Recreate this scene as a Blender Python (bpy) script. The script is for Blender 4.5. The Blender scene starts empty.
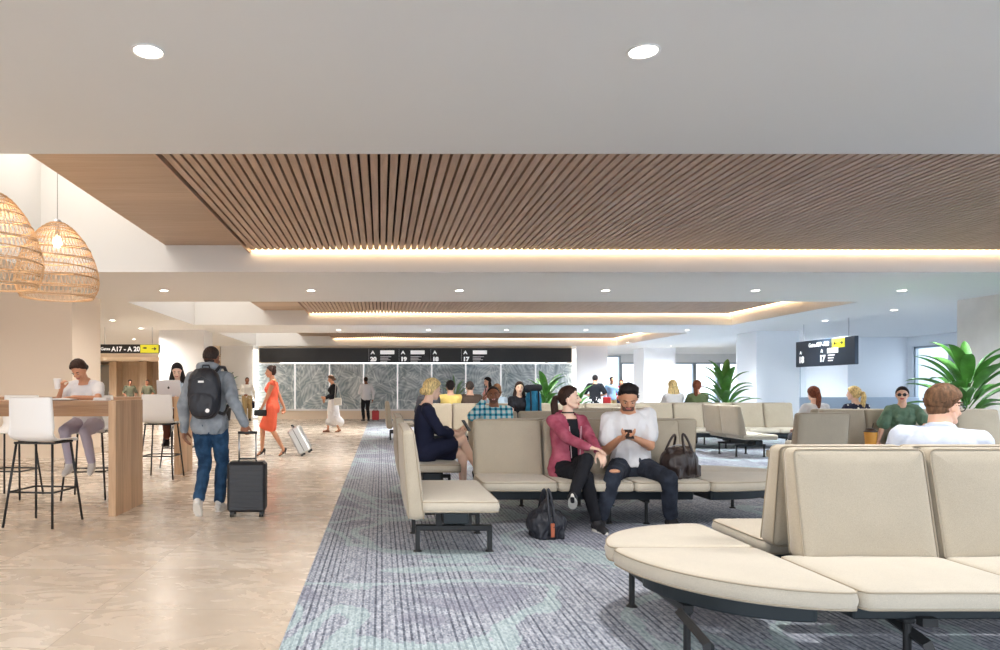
import bpy, math, random
from mathutils import Vector, Matrix, noise
random.seed(7)
PI = math.pi
R = math.radians
SC = bpy.context.scene
COL = SC.collection
V = Vector

# ------------------------------------------------------------------ objects
def tag(o, label=None, cat=None, group=None, kind=None):
    if label: o['label'] = label
    if cat: o['category'] = cat
    if group: o['group'] = group
    if kind: o['kind'] = kind
    return o

def empty(name, loc=(0, 0, 0), rz=0.0, label=None, cat=None, group=None, scale=1.0):
    o = bpy.data.objects.new(name, None)
    COL.objects.link(o)
    o.empty_display_size = 0.1
    o.location = loc
    o.rotation_euler = (0, 0, rz)
    o.scale = (scale,) * 3
    return tag(o, label, cat, group)

def copy_tree(o, parent=None):
    c = o.copy()
    COL.objects.link(c)
    if parent: c.parent = parent
    for ch in list(o.children):
        copy_tree(ch, c)
    return c

class MB:
    """collects shapes, builds one mesh"""
    def __init__(s):
        s.v = []; s.f = []; s.m = []
    def add(s, vs, fs, mi=0, M=None):
        n = len(s.v)
        if M is not None: vs = [M @ V(p) for p in vs]
        s.v += [tuple(p) for p in vs]
        s.f += [tuple(i + n for i in f) for f in fs]
        s.m += [mi] * len(fs)
        return s
    def box(s, x0, x1, y0, y1, z0, z1, mi=0, M=None, b=0.0):
        if b <= 0:
            vs = [(x, y, z) for z in (z0, z1) for y in (y0, y1) for x in (x0, x1)]
            fs = [(0, 2, 3, 1), (4, 5, 7, 6), (0, 1, 5, 4), (2, 6, 7, 3), (0, 4, 6, 2), (1, 3, 7, 5)]
            return s.add(vs, fs, mi, M)
        # chamfered box
        vs = []; idx = {}
        xs = (x0, x1); ys = (y0, y1); zs = (z0, z1)
        def cv(i, j, k, ax):
            key = (i, j, k, ax)
            if key not in idx:
                p = [xs[i], ys[j], zs[k]]
                s_ = [b if i == 0 else -b, b if j == 0 else -b, b if k == 0 else -b]
                for a in range(3):
                    if a != ax: p[a] += s_[a]
                idx[key] = len(vs); vs.append(p)
            return idx[key]
        fs = []
        for k in (0, 1): fs.append([cv(i, j, k, 2) for i, j in ((0, 0), (1, 0), (1, 1), (0, 1))][:: (1 if k else -1)])
        for j in (0, 1): fs.append([cv(i, j, k, 1) for i, k in ((0, 0), (1, 0), (1, 1), (0, 1))][:: (-1 if j else 1)])
        for i in (0, 1): fs.append([cv(i, j, k, 0) for j, k in ((0, 0), (1, 0), (1, 1), (0, 1))][:: (1 if i else -1)])
        for i in (0, 1):
            for j in (0, 1): fs.append([cv(i, j, 0, 0), cv(i, j, 1, 0), cv(i, j, 1, 1), cv(i, j, 0, 1)])
        for i in (0, 1):
            for k in (0, 1): fs.append([cv(i, 0, k, 0), cv(i, 1, k, 0), cv(i, 1, k, 2), cv(i, 0, k, 2)])
        for j in (0, 1):
            for k in (0, 1): fs.append([cv(0, j, k, 1), cv(1, j, k, 1), cv(1, j, k, 2), cv(0, j, k, 2)])
        for i in (0, 1):
            for j in (0, 1):
                for k in (0, 1): fs.append([cv(i, j, k, 0), cv(i, j, k, 1), cv(i, j, k, 2)])
        return s.add(vs, fs, mi, M)
    def capsule(s, p1, r1, p2, r2, seg=12, hs=4, mi=0, flat=None):
        """tapered capsule; flat=(axis vector, factor) squashes the section"""
        p1 = V(p1); p2 = V(p2)
        d = p2 - p1
        L = d.length
        d = d.normalized() if L > 1e-6 else V((0, 0, 1))
        a = d.orthogonal().normalized()
        if flat:
            ax = V(flat[0]); ax = (ax - d * ax.dot(d))
            if ax.length > 1e-4: a = ax.normalized()
        b = d.cross(a)
        ka = flat[1] if flat else 1.0
        vs = []; rings = []
        def ring(c, r):
            st = len(vs)
            for i in range(seg):
                t = 2 * PI * i / seg
                vs.append(c + a * (math.cos(t) * r * ka) + b * (math.sin(t) * r))
            rings.append(st)
        vs.append(p1 - d * r1)
        for k in range(1, hs + 1):
            t = PI / 2 * k / hs
            ring(p1 - d * (math.cos(t) * r1), math.sin(t) * r1)
        for k in range(hs, 0, -1):
            t = PI / 2 * k / hs
            ring(p2 + d * (math.cos(t) * r2), math.sin(t) * r2)
        vs.append(p2 + d * r2)
        fs = []
        for i in range(seg): fs.append((0, rings[0] + (i + 1) % seg, rings[0] + i))
        for q in range(len(rings) - 1):
            A, B = rings[q], rings[q + 1]
            for i in range(seg):
                j = (i + 1) % seg
                fs.append((A + i, A + j, B + j, B + i))
        e = len(vs) - 1
        for i in range(seg): fs.append((rings[-1] + i, rings[-1] + (i + 1) % seg, e))
        return s.add(vs, fs, mi)
    def chain(s, pts, rs, seg=12, mi=0, flat=None):
        for i in range(len(pts) - 1):
            s.capsule(pts[i], rs[i], pts[i + 1], rs[i + 1], seg=seg, mi=mi, flat=flat)
        return s
    def ellipsoid(s, c, r, M3=None, seg=18, rg=12, mi=0, fn=None):
        vs = []; fs = []
        M3 = M3 or Matrix.Identity(3)
        c = V(c)
        for j in range(rg + 1):
            ph = PI * j / rg
            for i in range(seg):
                th = 2 * PI * i / seg
                d = V((math.sin(ph) * math.cos(th), math.sin(ph) * math.sin(th), math.cos(ph)))
                k = fn(d) if fn else 1.0
                vs.append(c + M3 @ V((d.x * r[0] * k, d.y * r[1] * k, d.z * r[2] * k)))
        for j in range(rg):
            for i in range(seg):
                a = j * seg + i; b = j * seg + (i + 1) % seg
                fs.append((a, a + seg, b + seg, b))
        return s.add(vs, fs, mi)
    def tube(s, pts, r, seg=6, closed=False, mi=0, caps=True, rs=None):
        pts = [V(p) for p in pts]
        n = len(pts); vs = []; fs = []
        up = None
        for k in range(n):
            if closed: d = pts[(k + 1) % n] - pts[k - 1]
            else: d = pts[min(k + 1, n - 1)] - pts[max(k - 1, 0)]
            d.normalize()
            if up is None: up = d.orthogonal().normalized()
            up = (up - d * up.dot(d))
            if up.length < 1e-5: up = d.orthogonal()
            up.normalize()
            b = d.cross(up)
            rr = rs[k] if rs else r
            for i in range(seg):
                t = 2 * PI * (i + .5) / seg
                vs.append(pts[k] + (up * math.cos(t) + b * math.sin(t)) * rr)
        m = n if closed else n - 1
        for k in range(m):
            A = k * seg; B = ((k + 1) % n) * seg
            for i in range(seg):
                j = (i + 1) % seg
                fs.append((A + i, A + j, B + j, B + i))
        if not closed and caps:
            fs.append(tuple(range(seg))[::-1]); fs.append(tuple((n - 1) * seg + i for i in range(seg)))
        return s.add(vs, fs, mi)
    def lathe(s, prof, seg=24, mi=0, M=None, capb=False, capt=False):
        vs = []; fs = []
        for (r, z) in prof:
            for i in range(seg):
                t = 2 * PI * i / seg
                vs.append((r * math.cos(t), r * math.sin(t), z))
        for k in range(len(prof) - 1):
            for i in range(seg):
                j = (i + 1) % seg
                fs.append((k * seg + i, k * seg + j, (k + 1) * seg + j, (k + 1) * seg + i))
        if capb: fs.append(tuple(range(seg))[::-1])
        if capt: fs.append(tuple((len(prof) - 1) * seg + i for i in range(seg)))
        return s.add(vs, fs, mi, M)
    def prism(s, poly, y0, y1, mi=0, M=None):
        """polygon in XZ extruded along Y"""
        n = len(poly)
        vs = [(x, y0, z) for x, z in poly] + [(x, y1, z) for x, z in poly]
        fs = [tuple(range(n)), tuple(range(2 * n - 1, n - 1, -1))]
        for i in range(n):
            j = (i + 1) % n
            fs.append((i, i + n, j + n, j))
        return s.add(vs, fs, mi, M)
    def mesh(s, name):
        me = bpy.data.meshes.new(name)
        me.from_pydata(s.v, [], s.f)
        me.update()
        return me
    def build(s, name, mats, parent=None, smooth=False, loc=None, bevel=0, autosmooth=True):
        me = s.mesh(name)
        if not isinstance(mats, (list, tuple)): mats = [mats]
        for m in mats: me.materials.append(m)
        if len(mats) > 1: me.polygons.foreach_set('material_index', s.m)
        if smooth: me.polygons.foreach_set('use_smooth', [True] * len(me.polygons))
        o = bpy.data.objects.new(name, me)
        COL.objects.link(o)
        if parent: o.parent = parent
        if loc: o.location = loc
        if bevel:
            b = o.modifiers.new('b', 'BEVEL'); b.width = bevel; b.segments = 2; b.limit_method = 'ANGLE'
        return o

def remesh_build(mb, name, mat, parent, vox, smooth_it=3, wr=0.0, wfreq=9.0, cut=None, seed=0, solid=0.0):
    """voxel-union of closed shapes into ONE continuous surface"""
    me = mb.mesh(name + '_src')
    o = bpy.data.objects.new('tmp', me)
    COL.objects.link(o)
    m = o.modifiers.new('r', 'REMESH'); m.mode = 'VOXEL'; m.voxel_size = vox; m.adaptivity = 0
    if smooth_it:
        sm = o.modifiers.new('s', 'SMOOTH'); sm.factor = 0.5; sm.iterations = smooth_it
    dg = bpy.context.evaluated_depsgraph_get()
    nm = bpy.data.meshes.new_from_object(o.evaluated_get(dg))
    bpy.data.objects.remove(o); bpy.data.meshes.remove(me)
    nm.name = name
    if wr > 0:
        off = V((seed * 3.1, seed * 1.7, seed * .9))
        n = len(nm.vertices)
        nor = [V(v.normal) for v in nm.vertices]
        for i, v in enumerate(nm.vertices):
            p = v.co
            q = V((p.x * wfreq, p.y * wfreq, p.z * wfreq * .55)) + off
            a = noise.noise(q) + .5 * noise.noise(q * 2.3)
            a = (1 - abs(a) * 2.4)
            v.co = p + nor[i] * (wr * a)
    if cut:
        import bmesh
        bm = bmesh.new(); bm.from_mesh(nm)
        dv = [v for v in bm.verts if cut(v.co)]
        bmesh.ops.delete(bm, geom=dv, context='VERTS')
        bm.to_mesh(nm); bm.free()
    nm.materials.clear(); nm.materials.append(mat)
    nm.polygons.foreach_set('use_smooth', [True] * len(nm.polygons))
    ob = bpy.data.objects.new(name, nm)
    COL.objects.link(ob)
    ob.parent = parent
    if solid:
        sd = ob.modifiers.new('t', 'SOLIDIFY'); sd.thickness = solid; sd.offset = -1
    return ob

def text_mesh(txt, size, name, mat, parent, M, align='LEFT', bold=0.0, depth=0.004):
    cu = bpy.data.curves.new('t', 'FONT')
    cu.body = txt; cu.size = size; cu.align_x = align; cu.extrude = depth; cu.offset = bold
    o = bpy.data.objects.new('tmp', cu); COL.objects.link(o)
    dg = bpy.context.evaluated_depsgraph_get()
    me = bpy.data.meshes.new_from_object(o.evaluated_get(dg))
    bpy.data.objects.remove(o)
    me.name = name
    me.transform(M)
    me.materials.clear(); me.materials.append(mat)
    ob = bpy.data.objects.new(name, me); COL.objects.link(ob)
    if parent: ob.parent = parent
    return ob
# text upright facing -Y: local x->X, y->Z
UP_NY = Matrix(((1, 0, 0, 0), (0, 0, -1, 0), (0, 1, 0, 0), (0, 0, 0, 1)))

# ------------------------------------------------------------------ materials
def lin(c):
    out = []
    for x in c[:3]:
        x = x / 255.0
        out.append(x / 12.92 if x <= .04045 else ((x + .055) / 1.055) ** 2.4)
    return tuple(out) + (1,)

def mat(name, rgb, rough=.6, metal=0.0, spec=.5, bump=0, bscale=200, var=0.0, vscale=5, sheen=0, emit=0, sub=0):
    m = bpy.data.materials.new(name); m.use_nodes = True
    nt = m.node_tree; P = nt.nodes['Principled BSDF']
    P.inputs['Base Color'].default_value = lin(rgb)
    P.inputs['Roughness'].default_value = rough
    P.inputs['Metallic'].default_value = metal
    P.inputs['Specular IOR Level'].default_value = spec
    if sheen: P.inputs['Sheen Weight'].default_value = sheen
    if sub:
        P.inputs['Subsurface Weight'].default_value = sub
        P.inputs['Subsurface Radius'].default_value = (.02, .008, .004)
    if emit:
        P.inputs['Emission Color'].default_value = lin(rgb)
        P.inputs['Emission Strength'].default_value = emit
    tc = None
    if bump or var:
        tc = nt.nodes.new('ShaderNodeTexCoord')
    if var:
        n = nt.nodes.new('ShaderNodeTexNoise'); n.inputs['Scale'].default_value = vscale; n.inputs['Detail'].default_value = 4
        nt.links.new(tc.outputs['Object'], n.inputs['Vector'])
        r = nt.nodes.new('ShaderNodeValToRGB')
        r.color_ramp.elements[0].position = .3; r.color_ramp.elements[1].position = .7
        c = lin(rgb)
        r.color_ramp.elements[0].color = tuple(x * (1 - var) for x in c[:3]) + (1,)
        r.color_ramp.elements[1].color = tuple(min(1, x * (1 + var)) for x in c[:3]) + (1,)
        nt.links.new(n.outputs['Fac'], r.inputs['Fac'])
        nt.links.new(r.outputs['Color'], P.inputs['Base Color'])
    if bump:
        n = nt.nodes.new('ShaderNodeTexNoise'); n.inputs['Scale'].default_value = bscale; n.inputs['Detail'].default_value = 2
        nt.links.new(tc.outputs['Object'], n.inputs['Vector'])
        b = nt.nodes.new('ShaderNodeBump'); b.inputs['Strength'].default_value = bump; b.inputs['Distance'].default_value = .002
        nt.links.new(n.outputs['Fac'], b.inputs['Height'])
        nt.links.new(b.outputs['Normal'], P.inputs['Normal'])
    return m

def emis(name, rgb, st):
    m = bpy.data.materials.new(name); m.use_nodes = True
    nt = m.node_tree; nt.nodes.clear()
    e = nt.nodes.new('ShaderNodeEmission'); e.inputs[0].default_value = lin(rgb); e.inputs[1].default_value = st
    o = nt.nodes.new('ShaderNodeOutputMaterial'); nt.links.new(e.outputs[0], o.inputs[0])
    return m

class N:
    """small node-graph helper"""
    def __init__(s, m):
        s.nt = m.node_tree; s.P = s.nt.nodes['Principled BSDF']
    def n(s, t, **kw):
        x = s.nt.nodes.new('ShaderNode' + t)
        for k, v in kw.items():
            if k.startswith('i_'):
                x.inputs[k[2:].replace('_', ' ')].default_value = v
            else: setattr(x, k, v)
        return x
    def l(s, a, b): s.nt.links.new(a, b)
    def math(s, op, a, b=None, c=None):
        x = s.nt.nodes.new('ShaderNodeMath'); x.operation = op
        for i, q in enumerate((a, b, c)):
            if q is None: continue
            if isinstance(q, (int, float)): x.inputs[i].default_value = q
            else: s.l(q, x.inputs[i])
        return x.outputs[0]
    def ramp(s, fac, stops, interp='LINEAR'):
        r = s.nt.nodes.new('ShaderNodeValToRGB'); cr = r.color_ramp; cr.interpolation = interp
        while len(cr.elements) < len(stops): cr.elements.new(.5)
        for e, (p, c) in zip(cr.elements, stops):
            e.position = p; e.color = lin(c) if len(c) == 3 and max(c) > 1 else (c if len(c) == 4 else tuple(c) + (1,))
        s.l(fac, r.inputs[0]); return r.outputs[0]
    def mix(s, fac, a, b, bt='MIX'):
        x = s.nt.nodes.new('ShaderNodeMix'); x.data_type = 'RGBA'; x.blend_type = bt
        if isinstance(fac, (int, float)): x.inputs[0].default_value = fac
        else: s.l(fac, x.inputs[0])
        for i, q in ((6, a), (7, b)):
            if isinstance(q, tuple): x.inputs[i].default_value = lin(q) if max(q) > 1 else q
            else: s.l(q, x.inputs[i])
        return x.outputs[2]
    def obj(s, scale=(1, 1, 1), rot=(0, 0, 0), out='Object'):
        t = s.nt.nodes.new('ShaderNodeTexCoord'); m = s.nt.nodes.new('ShaderNodeMapping')
        m.inputs['Scale'].default_value = scale; m.inputs['Rotation'].default_value = rot
        s.l(t.outputs[out], m.inputs[0]); return m.outputs[0]
    def noise(s, vec, scale, detail=3, rough=.5, dist=0):
        x = s.n('TexNoise'); x.inputs['Scale'].default_value = scale; x.inputs['Detail'].default_value = detail
        x.inputs['Roughness'].default_value = rough; x.inputs['Distortion'].default_value = dist
        s.l(vec, x.inputs['Vector']); return x
    def bump(s, h, strength=.3, dist=.005):
        b = s.n('Bump'); b.inputs['Strength'].default_value = strength; b.inputs['Distance'].default_value = dist
        s.l(h, b.inputs['Height']); s.l(b.outputs[0], s.P.inputs['Normal'])

def wood(name, c1, c2, scale=(1, 10, 10), planks=None, rough=.5):
    m = mat(name, c1, rough)
    g = N(m); v = g.obj(scale)
    a = g.noise(v, 2.2, 5, .6, .6)
    col = g.ramp(a.outputs[0], [(.3, c2), (.7, c1)])
    if planks:
        ax, w = planks
        t = g.n('TexCoord'); sp = g.n('SeparateXYZ'); g.l(t.outputs['Object'], sp.inputs[0])
        q = g.math('DIVIDE', sp.outputs[ax], w)
        fl = g.math('FLOOR', q)
        wn = g.n('TexWhiteNoise', noise_dimensions='1D'); g.l(fl, wn.inputs['W'])
        k = g.ramp(wn.outputs[0], [(0, (.80, .78, .76, 1)), (1, (1.0, 1.0, 1.0, 1))])
        col = g.mix(1.0, col, k, 'MULTIPLY')
    g.l(col, g.P.inputs['Base Color'])
    return m
# ================================================================== shared materials
M = {}
M['ceil'] = mat('ceiling_paint', (226, 225, 222), .85)
M['void'] = mat('void_paint', (240, 239, 236), .85)
M['wallw'] = mat('white_wall', (232, 231, 229), .8)
M['wallbeige'] = mat('beige_wall', (238, 222, 202), .8, bump=.1, bscale=40)
M['wallblue'] = mat('pale_wall', (238, 241, 244), .7)
M['colgrey'] = mat('column_stone', (214, 211, 207), .7, var=.05, vscale=3)
M['greywall'] = mat('grey_panel', (240, 240, 242), .6)
M['black'] = mat('black_powder_coat', (26, 28, 30), .45)
M['bandblack'] = mat('band_black', (34, 33, 33), .35)
M['steel'] = mat('dark_steel', (38, 46, 50), .4, .3)
M['chrome'] = mat('brushed_metal', (190, 190, 192), .3, .9)
M['alu'] = mat('window_frame_metal', (168, 178, 186), .4, .4)
M['white'] = mat('white_plastic', (238, 236, 233), .4)
M['letter'] = mat('white_lettering', (245, 245, 245), .5, emit=.25)
M['yellow'] = mat('yellow_sign', (228, 222, 50), .5, emit=.2)
M['led'] = emis('led_warm', (255, 216, 166), 7)
M['ledc'] = emis('led_cool', (255, 250, 240), 2.2)
M['voidfill'] = emis('void_fill_glow', (255, 246, 236), 2.0)  # glow for the added, unseen fill panels over the voids
M['lamp'] = emis('downlight_glow', (255, 246, 232), 14)
M['slat'] = wood('oak_slat', (200, 170, 146), (174, 144, 120), (8, .6, 8), rough=.5)
M['slatback'] = mat('slat_backing', (74, 58, 48), .9)
M['oakceil'] = wood('oak_panel', (200, 176, 152), (184, 158, 132), (.5, 9, 9), planks=(1, .32), rough=.5)
M['oak'] = wood('oak_table', (214, 178, 140), (184, 146, 110), (14, 14, .8), planks=(1, .11), rough=.45)
M['oakdark'] = wood('oak_table_top', (176, 138, 104), (146, 110, 80), (.8, 14, 14), rough=.45)
M['woodwall'] = wood('wood_wall', (206, 186, 160), (186, 164, 138), (6, 6, .5), planks=(0, .5), rough=.6)

def fabric(name, rgb):
    m = mat(name, rgb, .85, spec=.2, sheen=.25)
    g = N(m); v = g.obj((1, 1, 1))
    a = g.noise(v, 420, 2); b = g.noise(v, 6, 3)
    c = g.ramp(a.outputs[0], [(.3, tuple(x * .9 for x in rgb)), (.7, tuple(min(255, x * 1.05) for x in rgb))])
    c = g.mix(.12, c, g.ramp(b.outputs[0], [(.3, tuple(x * .85 for x in rgb)), (.7, tuple(min(255, x * 1.08) for x in rgb))]))
    g.l(c, g.P.inputs['Base Color'])
    h = g.math('ADD', g.math('MULTIPLY', a.outputs[0], .25), b.outputs[0])
    g.bump(h, .35, .006)
    return m
M['seat'] = fabric('beige_upholstery', (194, 185, 168))
M['back'] = fabric('taupe_upholstery', (180, 169, 150))
M['pipe'] = mat('upholstery_piping', (166, 154, 134), .8)

# ---- tile floor
m = mat('floor_tile', (205, 190, 172), .28, spec=.5); g = N(m)
t = g.n('TexCoord'); sp = g.n('SeparateXYZ'); g.l(t.outputs['Object'], sp.inputs[0])
qx = g.math('DIVIDE', g.math('ADD', sp.outputs[0], .50), 1.15)
qy = g.math('DIVIDE', g.math('SUBTRACT', sp.outputs[1], 4.07), .905)
fx = g.math('FLOOR', qx); fy = g.math('FLOOR', qy)
cb = g.n('CombineXYZ'); g.l(fx, cb.inputs[0]); g.l(fy, cb.inputs[1])
wn = g.n('TexWhiteNoise', noise_dimensions='3D'); g.l(cb.outputs[0], wn.inputs[0])
# veining, offset per tile
va = g.n('VectorMath', operation='SCALE'); g.l(wn.outputs['Color'], va.inputs[0]); va.inputs['Scale'].default_value = 9
vb = g.n('VectorMath', operation='ADD'); g.l(t.outputs['Object'], vb.inputs[0]); g.l(va.outputs[0], vb.inputs[1])
mp = g.n('Mapping'); mp.inputs['Rotation'].default_value = (0, 0, .5); mp.inputs['Scale'].default_value = (.8, 1.5, 1); g.l(vb.outputs[0], mp.inputs[0])
n1 = g.noise(mp.outputs[0], 1.3, 5, .55, .9)
n2 = g.noise(mp.outputs[0], 3.2, 4, .55, 1.2)
c = g.ramp(n1.outputs[0], [(.28, (206, 191, 172)), (.5, (216, 202, 185)), (.72, (224, 212, 196))])
c = g.mix(.12, c, g.ramp(n2.outputs[0], [(.35, (190, 172, 152)), (.6, (226, 215, 200))]))
c = g.mix(1.0, c, g.ramp(wn.outputs[0], [(0, (.80, .77, .74, 1)), (1, (1.0, 1.0, 1.0, 1))]), 'MULTIPLY')
ex = g.math('ABSOLUTE', g.math('SUBTRACT', g.math('FRACT', qx), .5))
ey = g.math('ABSOLUTE', g.math('SUBTRACT', g.math('FRACT', qy), .5))
jt = g.math('MAXIMUM', g.math('GREATER_THAN', ex, .4965), g.math('GREATER_THAN', ey, .4955))
c = g.mix(g.math('MULTIPLY', jt, .7), c, (158, 142, 124))
g.l(c, g.P.inputs['Base Color'])
g.l(g.ramp(n2.outputs[0], [(.3, (.22, .22, .22, 1)), (.7, (.32, .32, .32, 1))]), g.P.inputs['Roughness'])
M['tile'] = m

# ---- carpet
m = mat('carpet', (120, 125, 135), .95, spec=.1, sheen=.1); g = N(m)
t = g.n('TexCoord'); sp = g.n('SeparateXYZ'); g.l(t.outputs['Object'], sp.inputs[0])
X, Y = sp.outputs[0], sp.outputs[1]
def stripes(pitch, ylen, seed):
    li = g.math('FLOOR', g.math('DIVIDE', X, pitch))
    w1 = g.n('TexWhiteNoise', noise_dimensions='1D'); g.l(g.math('ADD', li, seed), w1.inputs['W'])
    yy = g.math('ADD', g.math('DIVIDE', Y, ylen), g.math('MULTIPLY', w1.outputs[0], 37))
    cc = g.n('CombineXYZ'); g.l(g.math('MULTIPLY', li, 17.37), cc.inputs[0]); g.l(yy, cc.inputs[1])
    nn = g.noise(cc.outputs[0], 1.0, 3, .7)
    return w1.outputs[0], nn.outputs[0]
# loop pile: small random cells in staggered lines
def cells(cx, cy, seed):
    ix = g.math('FLOOR', g.math('DIVIDE', X, cx)); iy = g.math('FLOOR', g.math('ADD', g.math('DIVIDE', Y, cy), g.math('MULTIPLY', ix, .37)))
    cc = g.n('CombineXYZ'); g.l(ix, cc.inputs[0]); g.l(iy, cc.inputs[1]); cc.inputs[2].default_value = seed
    wn = g.n('TexWhiteNoise', noise_dimensions='3D'); g.l(cc.outputs[0], wn.inputs[0]); return wn.outputs[0]
g1 = cells(.0095, .021, 1); g2 = cells(.019, .055, 5)
w1, s1 = stripes(.038, .35, 3)
w2, s2 = stripes(.019, .5, 31)
fr = g.math('FRACT', g.math('DIVIDE', X, .038))
line = g.math('LESS_THAN', fr, .34)
linek = g.math('MULTIPLY', line, g.math('ADD', .10, g.math('MULTIPLY', w1, .30)))
base = g.math('ADD', g.math('MULTIPLY', g1, .30), g.math('ADD', g.math('MULTIPLY', g2, .16), g.math('ADD', g.math('MULTIPLY', s2, .18), .25)))
base = g.math('SUBTRACT', base, linek)
cA = g.ramp(base, [(.14, (72, 78, 92)), (.32, (112, 118, 132)), (.52, (150, 155, 167)), (.76, (192, 196, 205))])
cT = g.ramp(base, [(.1, (124, 142, 148)), (.45, (156, 174, 178)), (.75, (188, 204, 206))])
cP = g.ramp(base, [(.1, (84, 88, 104)), (.42, (118, 121, 137)), (.75, (158, 160, 174))])
mpv = g.n('Mapping'); mpv.inputs['Scale'].default_value = (1, .8, 1); g.l(t.outputs['Object'], mpv.inputs[0])
big = g.noise(mpv.outputs[0], .66, 2, .45, 1.5)
# curving seafoam bands: an iso-band of a low noise
band = g.math('ABSOLUTE', g.math('SUBTRACT', big.outputs[0], .5))
edge = g.math('MULTIPLY', g.math('SUBTRACT', g2, .5), .012)
bm_ = g.math('LESS_THAN', g.math('ADD', band, edge), .026)
pm = g.math('GREATER_THAN', g.math('ADD', big.outputs[0], edge), .59)
c = g.mix(g.math('MULTIPLY', pm, .8), cA, cP)
c = g.mix(g.math('MULTIPLY', bm_, .85), c, cT)
g.l(c, g.P.inputs['Base Color'])
g.bump(base, .5, .006)
M['carpet'] = m

# ---- leaf relief glass panels
m = mat('leaf_relief', (150, 165, 168), .35); g = N(m)
t = g.n('TexCoord'); sp = g.n('SeparateXYZ'); g.l(t.outputs['Object'], sp.inputs[0])
def leaf(sc, ox, f, curve):
    cb = g.n('CombineXYZ'); g.l(g.math('MULTIPLY', g.math('ADD', sp.outputs[0], ox), sc), cb.inputs[0]); g.l(g.math('MULTIPLY', sp.outputs[2], sc), cb.inputs[1])
    nz = g.noise(cb.outputs[0], 1.5, 2); va = g.n('VectorMath', operation='SCALE'); va.inputs['Scale'].default_value = .5; g.l(nz.outputs['Color'], va.inputs[0])
    ad = g.n('VectorMath', operation='ADD'); g.l(cb.outputs[0], ad.inputs[0]); g.l(va.outputs[0], ad.inputs[1])
    vo = g.n('TexVoronoi', voronoi_dimensions='2D'); vo.inputs['Scale'].default_value = 1; g.l(ad.outputs[0], vo.inputs['Vector'])
    df = g.n('VectorMath', operation='SUBTRACT'); g.l(ad.outputs[0], df.inputs[0]); g.l(vo.outputs['Position'], df.inputs[1])
    s2 = g.n('SeparateXYZ'); g.l(df.outputs[0], s2.inputs[0])
    s3 = g.n('SeparateXYZ'); g.l(vo.outputs['Color'], s3.inputs[0])
    an = g.math('MULTIPLY', s3.outputs[0], 6.28)
    ca, sa = g.math('COSINE', an), g.math('SINE', an)
    u = g.math('ADD', g.math('MULTIPLY', s2.outputs[0], ca), g.math('MULTIPLY', s2.outputs[1], sa))
    v = g.math('SUBTRACT', g.math('MULTIPLY', s2.outputs[1], ca), g.math('MULTIPLY', s2.outputs[0], sa))
    av = g.math('ABSOLUTE', v)
    ph = g.math('MULTIPLY', g.math('ADD', u, g.math('MULTIPLY', av, curve)), f)
    vein = g.math('ADD', g.math('MULTIPLY', g.math('SINE', ph), .5), .5)
    rib = g.math('LESS_THAN', av, .02)
    edge = g.math('LESS_THAN', vo.outputs['Distance'], .05)
    return vein, rib, s3.outputs[1], vo.outputs['Distance']
v1, r1, k1, d1 = leaf(1.3, 0, 24, 1.2)
v2, r2, k2, d2 = leaf(.75, 13, 17, -1.0)
sel = g.math('GREATER_THAN', k2, .5)
h = g.math('ADD', g.math('MULTIPLY', v1, .24), g.math('ADD', g.math('MULTIPLY', v2, .24), g.math('ADD', g.math('MULTIPLY', k1, .30), g.math('MULTIPLY', k2, .26))))
h = g.math('ADD', h, g.math('MULTIPLY', g.math('MAXIMUM', r1, r2), .25))
c = g.ramp(h, [(.22, (140, 156, 162)), (.5, (182, 194, 198)), (.8, (222, 230, 230)), (1.0, (240, 244, 243))])
g.l(c, g.P.inputs['Base Color']); g.bump(h, .4, .02)
M['leafwall'] = m

# glass for the facade
m = bpy.data.materials.new('window_glass'); m.use_nodes = True; nt = m.node_tree; nt.nodes.clear()
tr = nt.nodes.new('ShaderNodeBsdfTransparent'); tr.inputs[0].default_value = (.93, .97, 1, 1)
gl = nt.nodes.new('ShaderNodeBsdfGlossy'); gl.inputs['Roughness'].default_value = .02
mx = nt.nodes.new('ShaderNodeMixShader'); mx.inputs[0].default_value = .06
ou = nt.nodes.new('ShaderNodeOutputMaterial')
nt.links.new(tr.outputs[0], mx.inputs[1]); nt.links.new(gl.outputs[0], mx.inputs[2]); nt.links.new(mx.outputs[0], ou.inputs[0])
M['glass'] = m

# ================================================================== the setting
ZC = 3.10       # underside of the soffits
ZW = 3.52       # oak ceiling in the coffers
ZS = 3.41       # underside of the slats
ZV = 5.08       # cafe void
XL, XR = -5.30, 9.97
def struct(name, mb, m, **k):
    o = mb.build(name, m, **k); o['kind'] = 'structure'; return o

struct('floor', MB().box(-15, -.5, -7, 37, -.1, 0), M['tile'])
struct('floor_carpet', MB().box(-.5, 19, -7, 29.6, -.1, .006), M['carpet'])
struct('floor_rear', MB().box(-.5, 24, 29.6, 37, -.1, 0), M['tile'])
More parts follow.
